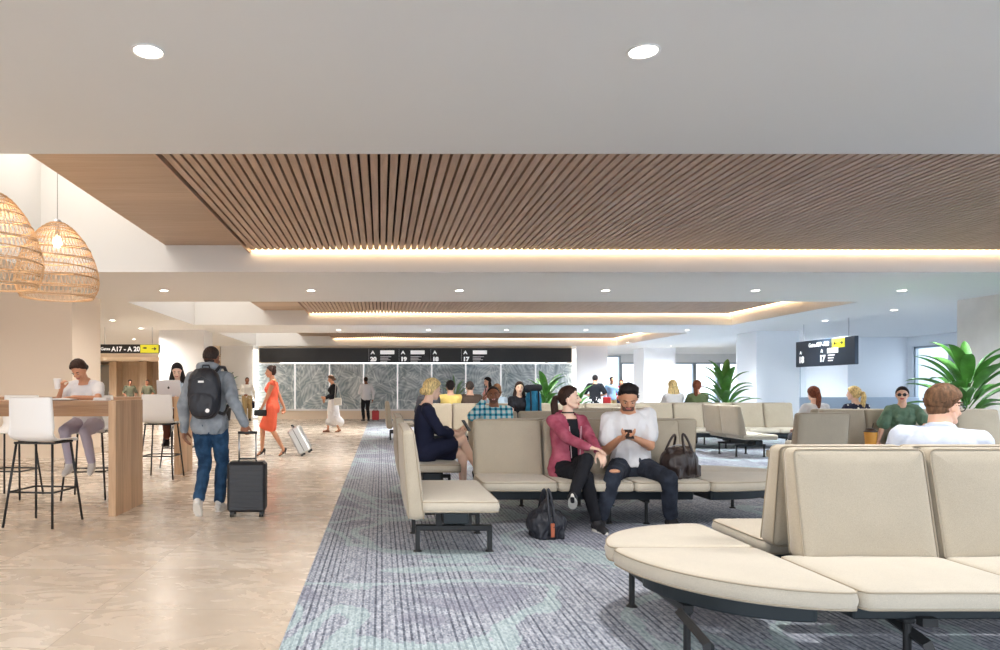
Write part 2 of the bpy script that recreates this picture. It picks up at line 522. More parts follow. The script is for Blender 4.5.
# soffit slabs
cb = MB()
cb.box(-15, 19, -2.2, 5.42, ZC, 5.2)
cb.box(-15, 19, 10.9, 14.6, ZC, 5.2)
cb.box(-15, 19, 19.9, 22.7, ZC, 5.2)
cb.box(-15, XL, 5.42, 10.9, ZC, 5.2); cb.box(-15, XL, 14.6, 19.9, ZC, 5.2); cb.box(-15, XL, 22.7, 29.6, ZC, 5.2)
cb.box(XR, 19, 5.42, 10.9, ZC, 5.2); cb.box(XR, 19, 14.6, 19.9, ZC, 5.2); cb.box(XR, 19, 22.7, 29.6, ZC, 5.2)
cb.box(-15, 24, 29.6, 37, ZC, 5.2)
cb.box(-15, 19, -2.2, 29.6, 5.2, 5.4)
struct('ceiling', cb, M['ceil'])
for i, (y0, y1) in enumerate(((5.42, 10.9), (14.6, 19.9), (22.7, 29.6))):
    struct('ceiling_void_%d' % (i + 1), MB().box(XL, -3.36, y0, y1, ZV, 5.2), M['void'])
    struct('ceiling_fill_panel_%d' % (i + 1), MB().box(XL + .1, -3.5, y0 + .2, y1 - .2, ZV - .03, ZV), M['voidfill'])  # added glowing panel, out of camera view, to whiten the void
    struct('ceiling_oak_%d' % (i + 1), MB().box(-3.36, -2.04, y0, y1, ZW, ZW + .1), M['oakceil'])
    struct('ceiling_backing_%d' % (i + 1), MB().box(-2.04, XR, y0, y1, ZW, ZW + .1), M['slatback'])
    s = MB(); x = -1.99
    while x < 9.80:
        s.box(x, x + .068, y0, y1 - .16, ZS, ZS + .085); x += .0945
    s.box(-2.06, -2.035, y0, y1, ZS - .01, ZW)
    struct('ceiling_slats_%d' % (i + 1), s, M['slat'])
    l = MB().box(-2.0, XR - .02, y1 - .06, y1 - .02, ZS + .015, ZS + .04)
    if i: l.box(XR - .06, XR - .02, y0, y1 - .05, ZS + .015, ZS + .04)
    if i: l.box(XR - .06, XR - .02, y0 + .1, y1 - .05, ZS + .015, ZS + .04)
    struct('trim_%d' % (i + 1), l, M['led'])
# warm cove light over the LED lines
def area(name, loc, rot, sx, sy, power, col, spread=180):
    d = bpy.data.lights.new(name, 'AREA'); d.shape = 'RECTANGLE'; d.size = sx; d.size_y = sy
    d.energy = power; d.color = col; d.spread = R(spread)
    o = bpy.data.objects.new(name, d); COL.objects.link(o); o.location = loc; o.rotation_euler = rot
    return o

# back wall with the gate band
struct('wall_back', MB().box(-5.2, 8.1, 29.7, 29.9, 2.40, ZC).box(-5.2, 8.1, 29.7, 29.9, 0, .42), M['wallbeige'])
lw = MB().box(-5.2, 8.1, 29.68, 29.8, .42, 2.36)
struct('wall_leaf', lw, M['leafwall'])
jb = MB()
for px_ in (295, 329.5, 363.5, 397.5, 431.7, 465.7, 500.8, 535.5):
    x = (px_ - 381) * 29.68 / 700
    jb.box(x - .03, x + .03, 29.655, 29.68, .42, 2.36)
jb.box(-5.2, 8.1, 29.655, 29.68, 2.33, 2.37)
struct('trim_4', jb, M['letter'])
struct('trim_5', MB().box(-5.2, 8.1, 29.62, 29.7, .36, .43), M['greywall'])
struct('trim_6', MB().box(-5.36, -5.21, 29.45, 29.6, .1, 2.95).box(8.1, 8.2, 29.5, 29.6, .1, 2.95), M['ledc'])
# end pillars of the back wall
struct('wall_pier_left', MB().box(-6.75, -5.38, 29.5, 30.9, 0, ZC), M['wallw'])
struct('wall_pier_right', MB().box(8.22, 9.55, 29.5, 30.9, 0, ZC), M['greywall'])
# square columns
def column(n, x0, x1, y0, y1, m):
    o = MB().box(x0, x1, y0, y1, 0, ZC).box(x0 - .012, x1 + .012, y0 - .012, y1 + .012, 0, .1)
    struct('column_%d' % n, o, m)
column(1, -9.4, -5.69, 12.9, 14.2, M['wallbeige'])
column(2, -6.85, -5.46, 21.6, 22.7, M['wallw'])
column(3, 11.80, 13.15, 22.0, 23.2, M['wallblue'])
column(4, 11.85, 13.2, 13.05, 14.4, M['colgrey'])
column(5, 11.65, 13.05, 31.0, 32.3, M['greywall'])

# left and rear walls
struct('wall_left', MB().box(-15.1, -15, -7, 37, 0, 5.2), M['wallbeige'])
struct('wall_rear', MB().box(-15, -5.3, 36.5, 36.7, 0, ZC), M['woodwall'])
# lowered corridor portal on the left
struct('ceiling_corridor', MB().box(-15, -6.8, 29.6, 36.5, 2.62, 2.72).box(-15, -6.8, 29.5, 29.62, 2.62, ZC), M['wallbeige'])
cw = MB()
for x0 in (-13.05, -11.6, -10.2): cw.box(x0, x0 + .35, 33.6, 34.4, 0, 2.62)
cw.box(-13.05, -6.8, 34.4, 34.5, 0, 2.62)
struct('wall_corridor', cw, M['woodwall'])
dr = empty('door_1', (-13.75, 34.3, 0)); dr['kind'] = 'structure'
MB().box(-.62, .62, -.05, .05, 0, 2.45, b=.01).build('door_leaf', mat('door_grey', (132, 132, 128), .5), dr)
MB().tube([(.45, -.1, .95), (.45, -.1, 1.15)], .02).box(.44, .46, -.1, -.05, .95, .97).box(.44, .46, -.1, -.05, 1.13, 1.15).build('door_handle', M['chrome'], dr)

# right: window wall along X = 18.5
XW = 18.5
ww = MB()
y = 24.4
wins = []
ww.box(XW, XW + .25, 24.36, 24.6, 0, ZC)
y1 = 24.36
while y1 > -6:
    y0 = y1 - 1.52
    wins.append((y0, y1)); ww.box(XW, XW + .25, y0, y1, 2.75, ZC); ww.box(XW, XW + .25, y0, y1, 0, .12); ww.box(XW, XW + .25, y0 - .74, y0, 0, ZC)
    y1 = y0 - .74
struct('wall_right', ww, M['wallblue'])
for i, (a, b) in enumerate(wins):
    w = empty('window_%d' % (i + 1), (XW + .1, (a + b) / 2, 0)); w['kind'] = 'structure'
    h = (b - a) / 2
    MB().box(-.05, .05, -h, -h + .07, .12, 2.75).box(-.05, .05, h - .07, h, .12, 2.75).box(-.05, .05, -h, h, 2.68, 2.75).box(-.05, .05, -h, h, .12, .19).build('window_frame', M['alu'], w)
    MB().box(-.005, .005, -h + .07, h - .07, .19, 2.68).build('pane', M['glass'], w)
# cross wall right of the board
struct('wall_cross', MB().box(13.8, 16.5, 27.0, 27.2, 0, ZC).box(16.4, 18.7, 24.6, 27.1, 0, ZC), M['wallblue'])
pl = MB()
for x in (16.2, 16.9, 17.35, 17.9): pl.box(x - 1.2, x - 1.18, 26.98, 27.0, .9, 2.9)
struct('trim_7', pl, M['alu'])
struct('wall_counter', MB().box(14.2, 18.4, 23.9, 24.3, 0, 1.0, b=.02), mat('counter_blue', (176, 190, 204), .5))
# rear glazed facade
fx0, fx1 = 8.6, 24
fw = MB().box(12.5, fx1, 36.5, 36.7, 2.66, ZC).box(fx0, 12.5, 36.5, 36.7, 3.02, ZC).box(fx0, fx1, 36.5, 36.7, 0, .1)
nx = 0; x = fx0
edges = [8.6, 9.9, 11.2, 12.5, 13.8, 15.1, 16.35, 17.6, 18.9, 20.2, 21.5, 22.8, 24]
struct('wall_facade', fw, M['wallblue'])
for i in range(len(edges) - 1):
    a, b = edges[i], edges[i + 1]
    w = empty('window_%d' % (30 + i), ((a + b) / 2, 36.6, 0)); w['kind'] = 'structure'; h = (b - a) / 2; T = 3.02 if i < 3 else 2.66
    MB().box(-h, -h + .09, -.12, .1, .1, T).box(h - .09, h, -.12, .1, .1, T).box(-h, h, -.06, .06, T - .08, T).box(-h, h, -.06, .06, .1, .2).build('window_frame', M['alu'], w)
    MB().box(-h + .09, h - .09, -.005, .005, .2, T - .08).build('pane', M['glass'], w)
struct('wall_end', MB().box(24, 24.2, 24, 37, 0, 5.4), M['wallblue'])
struct('wall_link', MB().box(18.7, 24.2, 24.4, 24.6, 0, 5.4).box(18.9, 24.2, 24.5, 29.7, ZC, 3.3), M['wallblue'])

# ================================================================== camera, sky, lamps
cam = bpy.data.cameras.new('camera'); co = bpy.data.objects.new('camera', cam); COL.objects.link(co)
co.location = (0, 0, 1.28); co.rotation_euler = (PI / 2, 0, 0)
cam.sensor_width = 36; cam.lens = 36 * .700
cam.shift_x = .119; cam.shift_y = .064
cam.clip_end = 400
SC.camera = co
w = bpy.data.worlds.new('World'); SC.world = w; w.use_nodes = True
nt = w.node_tree; bg = nt.nodes['Background']
tc = nt.nodes.new('ShaderNodeTexCoord'); sx = nt.nodes.new('ShaderNodeSeparateXYZ'); rp = nt.nodes.new('ShaderNodeValToRGB')
nt.links.new(tc.outputs['Generated'], sx.inputs[0]); nt.links.new(sx.outputs[2], rp.inputs[0]); nt.links.new(rp.outputs[0], bg.inputs[0])
rp.color_ramp.elements[0].position = 0; rp.color_ramp.elements[0].color = (.92, .95, 1, 1)
rp.color_ramp.elements[1].position = .6; rp.color_ramp.elements[1].color = (.80, .88, 1, 1)
bg.inputs[1].default_value = 2.05
struct('ground_apron', MB().box(-60, 260, -60, 300, -.6, -.2), mat('apron_concrete', (190, 194, 198), .9))

def downlight(x, y, label, size=.075, power=40, z=None):
    e = empty('ceiling_downlight', (x, y, z or ZC), 0, label, 'ceiling light', 'round recessed downlights')
    MB().lathe([(size * 1.02, 0), (size * 1.16, -.006), (size * 1.16, -.012), (size, -.012), (size * .97, -.004)], 28).build('trim_ring', M['white'], e, smooth=True)
    MB().lathe([(size * .97, -.005), (0.001, -.008)], 28).build('diffuser', M['lamp'], e)
    d = bpy.data.lights.new('spot', 'SPOT'); d.energy = power; d.spot_size = R(165); d.spot_blend = 1; d.shadow_soft_size = .12; d.color = (1, .96, .92); d.energy = power * 2.0 * (1.35 if x > 6 else 1) * (1.7 if y > 20 else 1) * (1.2 if (x > 0 and y > 10) else 1) * (.7 if (y < 14 and x < 0) else 1); d.color = (.90, .96, 1) if x > 6 else d.color
    o = bpy.data.objects.new('spot', d); COL.objects.link(o); o.location = (0, 0, -.06); o.parent = e
ORD = ['leftmost', 'second from left', 'third from left', 'fourth from left', 'fifth from left', 'sixth from left', 'seventh from left']
downlight(-1.25, 3.76, 'large round downlight glowing in the near white soffit, upper left', power=60)
downlight(1.41, 3.76, 'large round downlight glowing in the near white soffit, upper middle', power=60)
downlight(4.1, 3.76, 'round downlight in the near white soffit beyond the right edge', power=60)
for i, x in enumerate((-4.0, -1.29, 1.44, 4.14, 6.9, 9.6)):
    downlight(x, 12.9, 'small round downlight in the white beam behind the first slatted bay, ' + ORD[i], power=70)
for i, x in enumerate((-1.3, 1.45, 3.85, 6.3, 9.4)):
    downlight(x, 21.5, 'tiny downlight in the far white beam before the last slatted bay, ' + ORD[i], power=80)
for x, y, l in ((-7.1, 18.5, 'small downlight in the left ceiling above the gate direction sign'), (-7.2, 21.0, 'tiny downlight in the left ceiling right of the gate direction sign'),
                (-9.0, 25.5, 'tiny downlight over the left corridor entrance'),
                (11.8, 16.1, 'small downlight in the right ceiling above the departure board'), (11.8, 18.6, 'small downlight in the right ceiling near the column top'),
                (13.4, 26.0, 'tiny downlight in the far right ceiling'), (9.6, 27.2, 'added fill light before the grey pillar right of the gate sign'), (12.2, 29.4, 'added fill light before the farthest grey column')):  # last two lamps are added to brighten the grey pillar and column
    downlight(x, y, l, power=80)
for x, y, l in ((7.0, 3.76, 'added fill light in the near soffit outside the frame, nearer of two'), (9.8, 3.76, 'added fill light in the near soffit outside the frame, farther of two'), (10.6, 6.4, 'added fill light in the right side soffit outside the frame, nearer one'), (10.6, 9.0, 'added fill light in the right side soffit outside the frame, farther one'), (-6.6, 9.8, 'added fill light in the cafe soffit left of the frame, farther one'), (-6.6, 6.4, 'added fill light in the cafe soffit left of the frame, nearer one')):  # lamps added out of view to lift the right seats and cafe side
    downlight(x, y, l, power=75)
for x, y, l in ((-12.3, 31.2, 'added fill light inside the wood lined corridor, left one'), (-10.6, 31.2, 'added fill light inside the wood lined corridor, right one')):  # lamps added to light the otherwise dark corridor
    downlight(x, y, l, power=60, z=2.62)
SC.view_settings.view_transform = 'Standard'; SC.view_settings.look = 'None'; SC.view_settings.gamma = 1
SC.view_settings.use_curve_mapping = False
SC.view_settings.exposure = 0.98
SC.cycles.diffuse_bounces = 8; SC.cycles.max_bounces = 12
# ================================================================== upholstered modules
def round_rect(x0, x1, y0, y1, r=.045, n=4):
    pts = []
    for cx, cy, a0 in ((x1 - r, y0 + r, -90), (x1 - r, y1 - r, 0), (x0 + r, y1 - r, 90), (x0 + r, y0 + r, 180)):
        for k in range(n + 1):
            a = R(a0 + 90 * k / n); pts.append((cx + r * math.cos(a), cy + r * math.sin(a)))
    # add points along the straight sides
    out = []
    m = len(pts)
    for i in range(m):
        a, b = pts[i], pts[(i + 1) % m]
        out.append(a)
        d = math.dist(a, b)
        if d > .12:
            q = int(d / .09)
            for k in range(1, q): out.append((a[0] + (b[0] - a[0]) * k / q, a[1] + (b[1] - a[1]) * k / q))
    return out

def pad(outline, h, r=.03, bulge=.02, both=False, seed=0, side=.006, wedge=False):
    """a soft pad: closed outline (ccw), height h from 0, rounded rims, domed top. returns verts, faces, rim path"""
    n = len(outline)
    cx = sum(p[0] for p in outline) / n; cy = sum(p[1] for p in outline) / n
    nor = []
    for i in range(n):
        a, b = V(outline[i - 1]), V(outline[(i + 1) % n])
        d = (b - a).normalized(); nor.append((-d.y, d.x))   # inward for ccw
    vs = []; rings = []
    def ring(ins, z, f=1.0, zfun=None):
        st = len(vs)
        for i, (x, y) in enumerate(outline):
            x2 = x + nor[i][0] * ins; y2 = y + nor[i][1] * ins
            x2 = cx + (x2 - cx) * f; y2 = cy + (y2 - cy) * f
            vs.append((x2, y2, z + (zfun(x2, y2) if zfun else 0)))
        rings.append(st)
    bx0 = min(p[0] for p in outline); bx1 = max(p[0] for p in outline); by0 = min(p[1] for p in outline); by1 = max(p[1] for p in outline)
    nz = lambda x, y: .003 * noise.noise(V((x * 7 + seed * 5, y * 7, seed)))
    def dome(x, y, f):
        if wedge: return bulge * (1 - f ** 2.5)
        u = (2 * x - bx0 - bx1) / (bx1 - bx0); v = (2 * y - by0 - by1) / (by1 - by0)
        return bulge * max(0, 1 - abs(u) ** 2.6) * max(0, 1 - abs(v) ** 2.6)
    fl = [.05, .25, .45, .65, .82, .94]
    if both:
        for f in fl: ring(r, 0, f, lambda x, y: nz(x, y) - dome(x, y, f))
    else:
        for f in (.05, .5): ring(r, 0, f)
    for k in range(0, 4):
        a = PI / 2 * k / 3
        ring(r - r * math.sin(a), r - r * math.cos(a))
    ring(-side, h * .5)
    for k in range(3, -1, -1):
        a = PI / 2 * k / 3
        ring(r - r * math.sin(a), h - r + r * math.cos(a))
    for f in fl[::-1]: ring(r, h, f, lambda x, y: nz(x, y) + dome(x, y, f))
    fs = []
    for q in range(len(rings) - 1):
        A, B = rings[q], rings[q + 1]
        for i in range(n):
            j = (i + 1) % n; fs.append((A + i, A + j, B + j, B + i))
    fs.append(tuple(rings[0] + i for i in range(n))[::-1]); fs.append(tuple(rings[-1] + i for i in range(n)))
    rim = lambda z, ins: [(x + nor[i][0] * ins, y + nor[i][1] * ins, z) for i, (x, y) in enumerate(outline)]
    return vs, fs, rim

SEAT_T, SEAT_B = .445, .350
def add_seat(root, outline, name, near, seed=0):
    vs, fs, rim = pad(outline, SEAT_T - SEAT_B, .028, .012, seed=seed, wedge=name == 'wedge_cushion')
    mb = MB().add(vs, fs)
    o = mb.build(name, M['seat'], root, smooth=True, loc=(0, 0, SEAT_B))
    if near:
        p = MB().tube(rim(SEAT_T - SEAT_B - .012, .004), .0048, 5, True).tube(rim(.012, .004), .0048, 5, True)
        p.build('piping', M['pipe'], o, smooth=True)
    return o

def add_back(root, w, x, yface, facing, near, seed=0, h=.56, th=.135, lean=.11, z0=.415):
    """pillow standing behind a seat; facing=-1 leans to +Y (front row), +1 the other way"""
    ol = round_rect(-w / 2 + .006, w / 2 - .006, 0, h, .035)
    vs, fs, rim = pad(ol, th, .035, .022, both=True, seed=seed, side=.004)
    sh = lean / h
    def T(p):   # local pad: x, z=y, thickness=z
        X, Z, t = p
        # wedge-like: thicker at the base
        t2 = t * (1.12 - .35 * Z / h)
        y = (yface + t2 + Z * sh) if facing < 0 else (yface - t2 - Z * sh)
        return (x + X, y, z0 + Z)
    mb = MB().add([T(p) for p in vs], fs)
    o = mb.build('backrest', M['back'], root, smooth=True)
    if near:
        p = MB().tube([T(q) for q in rim(.012, .004)], .0045, 5, True).tube([T(q) for q in rim(th - .012, .004)], .0045, 5, True)
        p.build('piping', M['pipe'], o, smooth=True)
    return o

def leg_frame(root, x, y0, y1, splay=True):
    """crossbar under the beam with two round legs and foot pads"""
    m = MB().box(x - .025, x + .025, y0, y1, .205, .25, b=.006)
    ym = (y0 + y1) / 2
    m.box(x - .05, x + .05, ym - .09, ym + .09, .24, .29, b=.006)
    for y in (y0 + .02, y1 - .02):
        m.tube([(x, y, .016), (x, y, .235)], .017, 10)
    o = m.build('leg_frame', M['black'], root)
    for y in (y0 + .02, y1 - .02):
        MB().lathe([(.001, .0), (.034, .0), (.034, .008), (.018, .022), (.001, .022)], 14, M=Matrix.Translation((x, y, .0))).build('foot_pad', M['black'], o, smooth=True)
    return o

def beam(root, x0, x1, y, w=.07, z0=.245, z1=.335):
    m = MB().box(x0, x1, y - w, y + w, z0, z1, b=.008)
    return m.build('beam', M['steel'], root)

def quarter(cx, cy, rx, ry, a0, a1, n=22, corner=.0):
    pts = [(cx, cy)]
    for k in range(n + 1):
        a = R(a0 + (a1 - a0) * k / n)
        pts.append((cx + rx * math.cos(a), cy + ry * math.sin(a)))
    def resample(P_, step):
        L = 0; m = len(P_); out = []
        seg = [math.dist(P_[i], P_[(i + 1) % m]) for i in range(m)]
        tot = sum(seg); cnt = int(tot / step); k = 0; acc = 0
        for q in range(cnt):
            t = tot * q / cnt
            while acc + seg[k] < t: acc += seg[k]; k += 1
            u = (t - acc) / max(seg[k], 1e-9); a, b = P_[k], P_[(k + 1) % m]
            out.append((a[0] + (b[0] - a[0]) * u, a[1] + (b[1] - a[1]) * u))
        return out
    out = resample(pts, .015)
    for it in range(9):
        m = len(out)
        out = [tuple((out[i][c_] * 2 + out[i - 1][c_] + out[(i + 1) % m][c_]) / 4 for c_ in (0, 1)) for i in range(m)]
    out = resample(out, .032)
    return out

def bench(label, loc, rz=0, n=3, near=False, double=False, wl=0, wr=0, w=.69, group=None, backs=None, rear_off=0.0, rear_n=None,
          depth=.62, legs=None, cat='bench', rear_backs=None, bh=.56, pshift=0, seam=0):
    """row of seats: front edge on local y=0 facing -Y, first seat starts at x=0"""
    root = empty('modular_bench', loc, rz, label, cat, group)
    yc = .82 if double else .80
    rows = [(-1, 0, n)]
    if double: rows.append((1, rear_off, rear_n or n))
    sd = random.random() * 50
    for facing, off, cnt in rows:
        for i in range(cnt):
            x0 = off + i * w + (seam if i and facing < 0 else 0); x1 = off + (i + 1) * w + (seam if facing < 0 else 0)
            y0, y1 = (0, depth + .02) if facing < 0 else (2 * yc - depth - .02, 2 * yc)
            add_seat(root, round_rect(x0 + .004, x1 - .004, y0, y1), 'seat_cushion', near, seed=i + sd)
            skip = (backs is not None and facing < 0 and i not in backs)
            if not skip:
                add_back(root, w - .012, off + (i + .5) * w + (pshift if facing < 0 else 0), .565 if facing < 0 else 2 * yc - .565, facing, near, seed=i + sd, h=bh)
    ye = 2 * yc if double else yc
    for side, wd in ((-1, wl), (1, wr)):
        if not wd: continue
        cx = -.004 if side < 0 else n * w + .004
        if side < 0:
            q1 = quarter(cx, yc - .006, wd, yc, 180, 270); q2 = quarter(cx, yc + .006, wd, yc * .8, 90, 180)
        else:
            q1 = quarter(cx, yc - .006, wd, yc, 270, 360); q2 = quarter(cx, yc + .006, wd, yc * .8, 0, 90)
        add_seat(root, q1, 'wedge_cushion', near, seed=90 + sd)
        if double: add_seat(root, q2, 'wedge_cushion', near, seed=91 + sd)
        # dark carrier plate below the wedge
        s = .74
        pl_ = [(cx + (p[0] - cx) * s - side * -.06, yc + (p[1] - yc) * s) for p in quarter(cx, yc - .05, wd, yc, 180 if side < 0 else 270, 270 if side < 0 else 360)]
        nn = len(pl_)
        mb = MB(); mb.add([(x, y, .25) for x, y in pl_] + [(x, y, .345) for x, y in pl_],
                          [tuple(range(nn))[::-1], tuple(range(nn, 2 * nn))] + [(i, (i + 1) % nn, nn + (i + 1) % nn, nn + i) for i in range(nn)])
        mb.build('carrier_plate', M['steel'], root, bevel=.008)
        lx = cx + side * wd * .68
        leg_frame(root, lx, yc - .38, yc + .40)
    bx0 = .06; bx1 = n * w - .06
    if double:
        beam(root, bx0 + .06, bx1, .30, .06); beam(root, bx0 + rear_off, bx1 + rear_off, 2 * yc - .30, .06)
        MB().box(bx0, bx1, yc - .06, yc + .06, .27, .33).build('beam', M['steel'], root)
    else:
        beam(root, bx0, bx1, .33, .07)
    if legs is None:
        k = max(2, int(n * w / 1.25) + 1)
        legs = [.35 + (n * w - .7) * i / (k - 1) for i in range(k)] if n > 1 else [.2, w - .2]
    for x in legs:
        if double: leg_frame(root, x, .30, 2 * yc - .30)
        else: leg_frame(root, x, .06, .62)
    return root

# A: the island nearest the camera, lower right
A = bench('large beige island bench with rounded wedge end, nearest the camera at lower right', (2.0, 2.90, 0), 0, 5, True, True, wl=.775, legs=[.42, 1.9, 3.1], w=.70, rear_off=.13, pshift=.09, seam=.10)
# splayed front strut on the near island
MB().tube([(.38, .52, .245), (.46, .25, .13), (.47, .2, .02)], .03, 4).box(.40, .47, .20, .24, .225, .262).build('strut', M['black'], A)
MB().tube([(-.62, .33, .25), (-.62, .05, .20), (-.62, .04, .012)], .026, 4).build('strut', M['black'], A)
# B: the couple's island
B = bench('beige island bench on which the couple sit', (.91, 6.30, 0), 0, 3, True, True, wr=1.15, rear_off=.27, legs=[.62, 1.25, 1.6], w=.69)
# C: side benches on the carpet edge, facing right
def side_bench(label, y0, L, x=.17, near=True):
    root = empty('modular_bench', (x, y0, 0), R(90), label, 'bench', 'beige side benches along the carpet edge' if False else None)
    # local: x runs along world +Y, -y is world +X
    add_seat(root, round_rect(.0, L, -.72, -.13), 'seat_cushion', near)
    add_back(root, L, L / 2, -.165, -1, near, z0=.30, h=.67, lean=.085, th=.125)
    MB().box(.1, L - .1, -.50, -.30, .25, .34, b=.01).build('beam', M['steel'], root)
    for lx in (.28, L - .25):
        m = MB()
        m.box(lx - .025, lx + .025, -.70, -.10, .17, .215, b=.006)
        m.box(lx - .022, lx + .022, -.54, -.49, .20, .345).box(lx - .022, lx + .022, -.31, -.26, .20, .345)
        m.box(lx - .022, lx + .022, -.70, -.665, .014, .19).box(lx - .022, lx + .022, -.135, -.10, .014, .19)
        o = m.build('leg_frame', M['black'], root)
        for yy in (-.682, -.117):
            MB().lathe([(.001, 0), (.036, 0), (.036, .008), (.018, .02), (.001, .02)], 14, M=Matrix.Translation((lx, yy, 0))).build('foot_pad', M['black'], o, smooth=True)
    return root
side_bench('long beige side bench, empty, nearest on the left edge of the carpet', 5.22, 1.22)
side_bench('beige side bench on which the blonde woman in navy sits', 7.75, 1.25)
side_bench('far beige side bench on the carpet edge, left of all the seating', 17.2, 1.3, .12, False)
# plaid man's row
bench('beige bench of the man in the blue plaid shirt, behind the couple', (1.18, 8.85, 0), 0, 3, False, False)
# middle row
bench('long beige back to back bench in the middle distance behind the plaid shirt man', (.80, 13.9, 0), 0, 7, False, True, group=None)
bench('beige double bench beyond the couple, left of the brown leather bag', (3.05, 10.6, 0), 0, 2, False, True)
# F: bench turned to the right
bench('beige two seat bench turned away to the right, behind the leather bag', (7.25, 12.75, 0), R(90), 2, False, False, w=.68)
# G: far right rows
bench('far beige bench row in front of the two women by the windows', (5.75, 14.7, 0), 0, 5, False, True, w=.66)
# H: single back seen from behind
Hh = bench('short beige bench seen from behind with a single tall backrest, left of the iced tea', (5.95, 9.62, 0), R(180), 1, True, False, w=.68)
# I: the green dress woman's row
bench('beige bench on which the woman in the green dress sits', (6.58, 9.80, 0), 0, 4, False, True, w=.67)

# ================================================================== bar tables and stools
def bar_table(label, x1, L, y0, D, H=1.16):
    t = empty('bar_table', (x1, y0, 0), 0, label, 'table')
    MB().box(-L, -.072, 0, D, H - .05, H, b=.003).build('tabletop', M['oakdark'], t)
    MB().box(-L + .07, -.07, .01, .04, H - .155, H - .05).box(-L + .07, -.07, D - .07, D - .04, H - .155, H - .05).build('apron', M['oakdark'], t)
    MB().box(-.07, .004, 0, D, 0, H + .003, b=.002).build('end_panel', M['oak'], t)
    MB().box(-L, -L + .07, 0, D, 0, H - .05).build('end_panel', M['oak'], t)
    return t
bar_table('long oak bar table in the left foreground with a solid plank end', -2.665, 4.2, 7.02, .80)
bar_table('second oak bar table, under the silver laptop', -3.02, 3.6, 10.45, .75)

def bar_stool(label, loc, rz, group=None):
    s = empty('bar_stool', loc, rz, label, 'stool', group)
    # moulded shell: seat and back in one curved sheet, facing -Y (back at +Y)
    prof = [(-.20, .775), (-.19, .795), (-.14, .803), (-.05, .800), (.05, .796), (.12, .800), (.165, .822), (.19, .86), (.205, .93), (.215, 1.02), (.222, 1.12), (.226, 1.19), (.225, 1.205)]
    n = 14; vs = []
    for th in (0, 1):
        for (y, z) in prof:
            for i in range(n + 1):
                u = -1 + 2 * i / n
                w_ = .225 - .012 * max(0, (z - .9)) / .3
                c = abs(u) ** 3
                # rim flare
                yy = y - (.035 * c if z > .86 else 0); zz = z + (.018 * c if z <= .86 else 0)
                if th: 
                    yy += .009 if z > .83 else .004; zz -= .009 if z <= .86 else 0
                vs.append((u * w_, yy, zz))
    fs = []; P_ = len(prof); m = n + 1
    for t in (0, 1):
        o = t * P_ * m
        for a in range(P_ - 1):
            for i in range(n):
                q = (o + a * m + i, o + a * m + i + 1, o + (a + 1) * m + i + 1, o + (a + 1) * m + i)
                fs.append(q if t else q[::-1])
    o = P_ * m
    for a in range(P_ - 1):
        fs.append((a * m, (a + 1) * m, o + (a + 1) * m, o + a * m)); fs.append((a * m + n, o + a * m + n, o + (a + 1) * m + n, (a + 1) * m + n))
    for i in range(n):
        fs.append((i, o + i, o + i + 1, i + 1)); b = (P_ - 1) * m; fs.append((b + i, b + i + 1, o + b + i + 1, o + b + i))
    MB().add(vs, fs).build('seat_shell', M['white'], s, smooth=True)
    MB().tube([(-.19, -.16, .78), (.19, -.16, .78), (.19, .15, .78), (-.19, .15, .78)], .011, 8, True).build('seat_frame', M['black'], s, smooth=True)
    tops = [(-.18, -.15), (.18, -.15), (.18, .14), (-.18, .14)]
    feet = [(-.245, -.245), (.245, -.245), (.245, .24), (-.245, .24)]
    for (a, b) in zip(tops, feet):
        l = MB().tube([(a[0], a[1], .78), (b[0], b[1], .008)], .0115, 8).build('leg', M['black'], s, smooth=True)
    zr = .33; k = (.78 - zr) / .772
    pr = [(a[0] + (b[0] - a[0]) * k, a[1] + (b[1] - a[1]) * k, zr) for a, b in zip(tops, feet)]
    MB().tube(pr, .009, 8, True).build('footrest', M['black'], s, smooth=True)
    return s
bar_stool('white shell bar stool nearest the camera, its back to us at the bar table', (-3.19, 6.62, 0), R(172))
bar_stool('white bar stool cut by the left edge of the picture', (-4.02, 6.50, 0), R(188))
bar_stool('white bar stool under the woman in white reading at the bar table', (-3.42, 8.22, 0), R(6))
bar_stool('white bar stool behind the bar table, left of the reading woman', (-4.35, 8.25, 0), R(-4))
bar_stool('white shell bar stool standing right of the bar table, before the second table', (-3.15, 10.05, 0), R(178))
bar_stool('white bar stool under the woman at the silver laptop', (-3.28, 11.45, 0), R(-5))

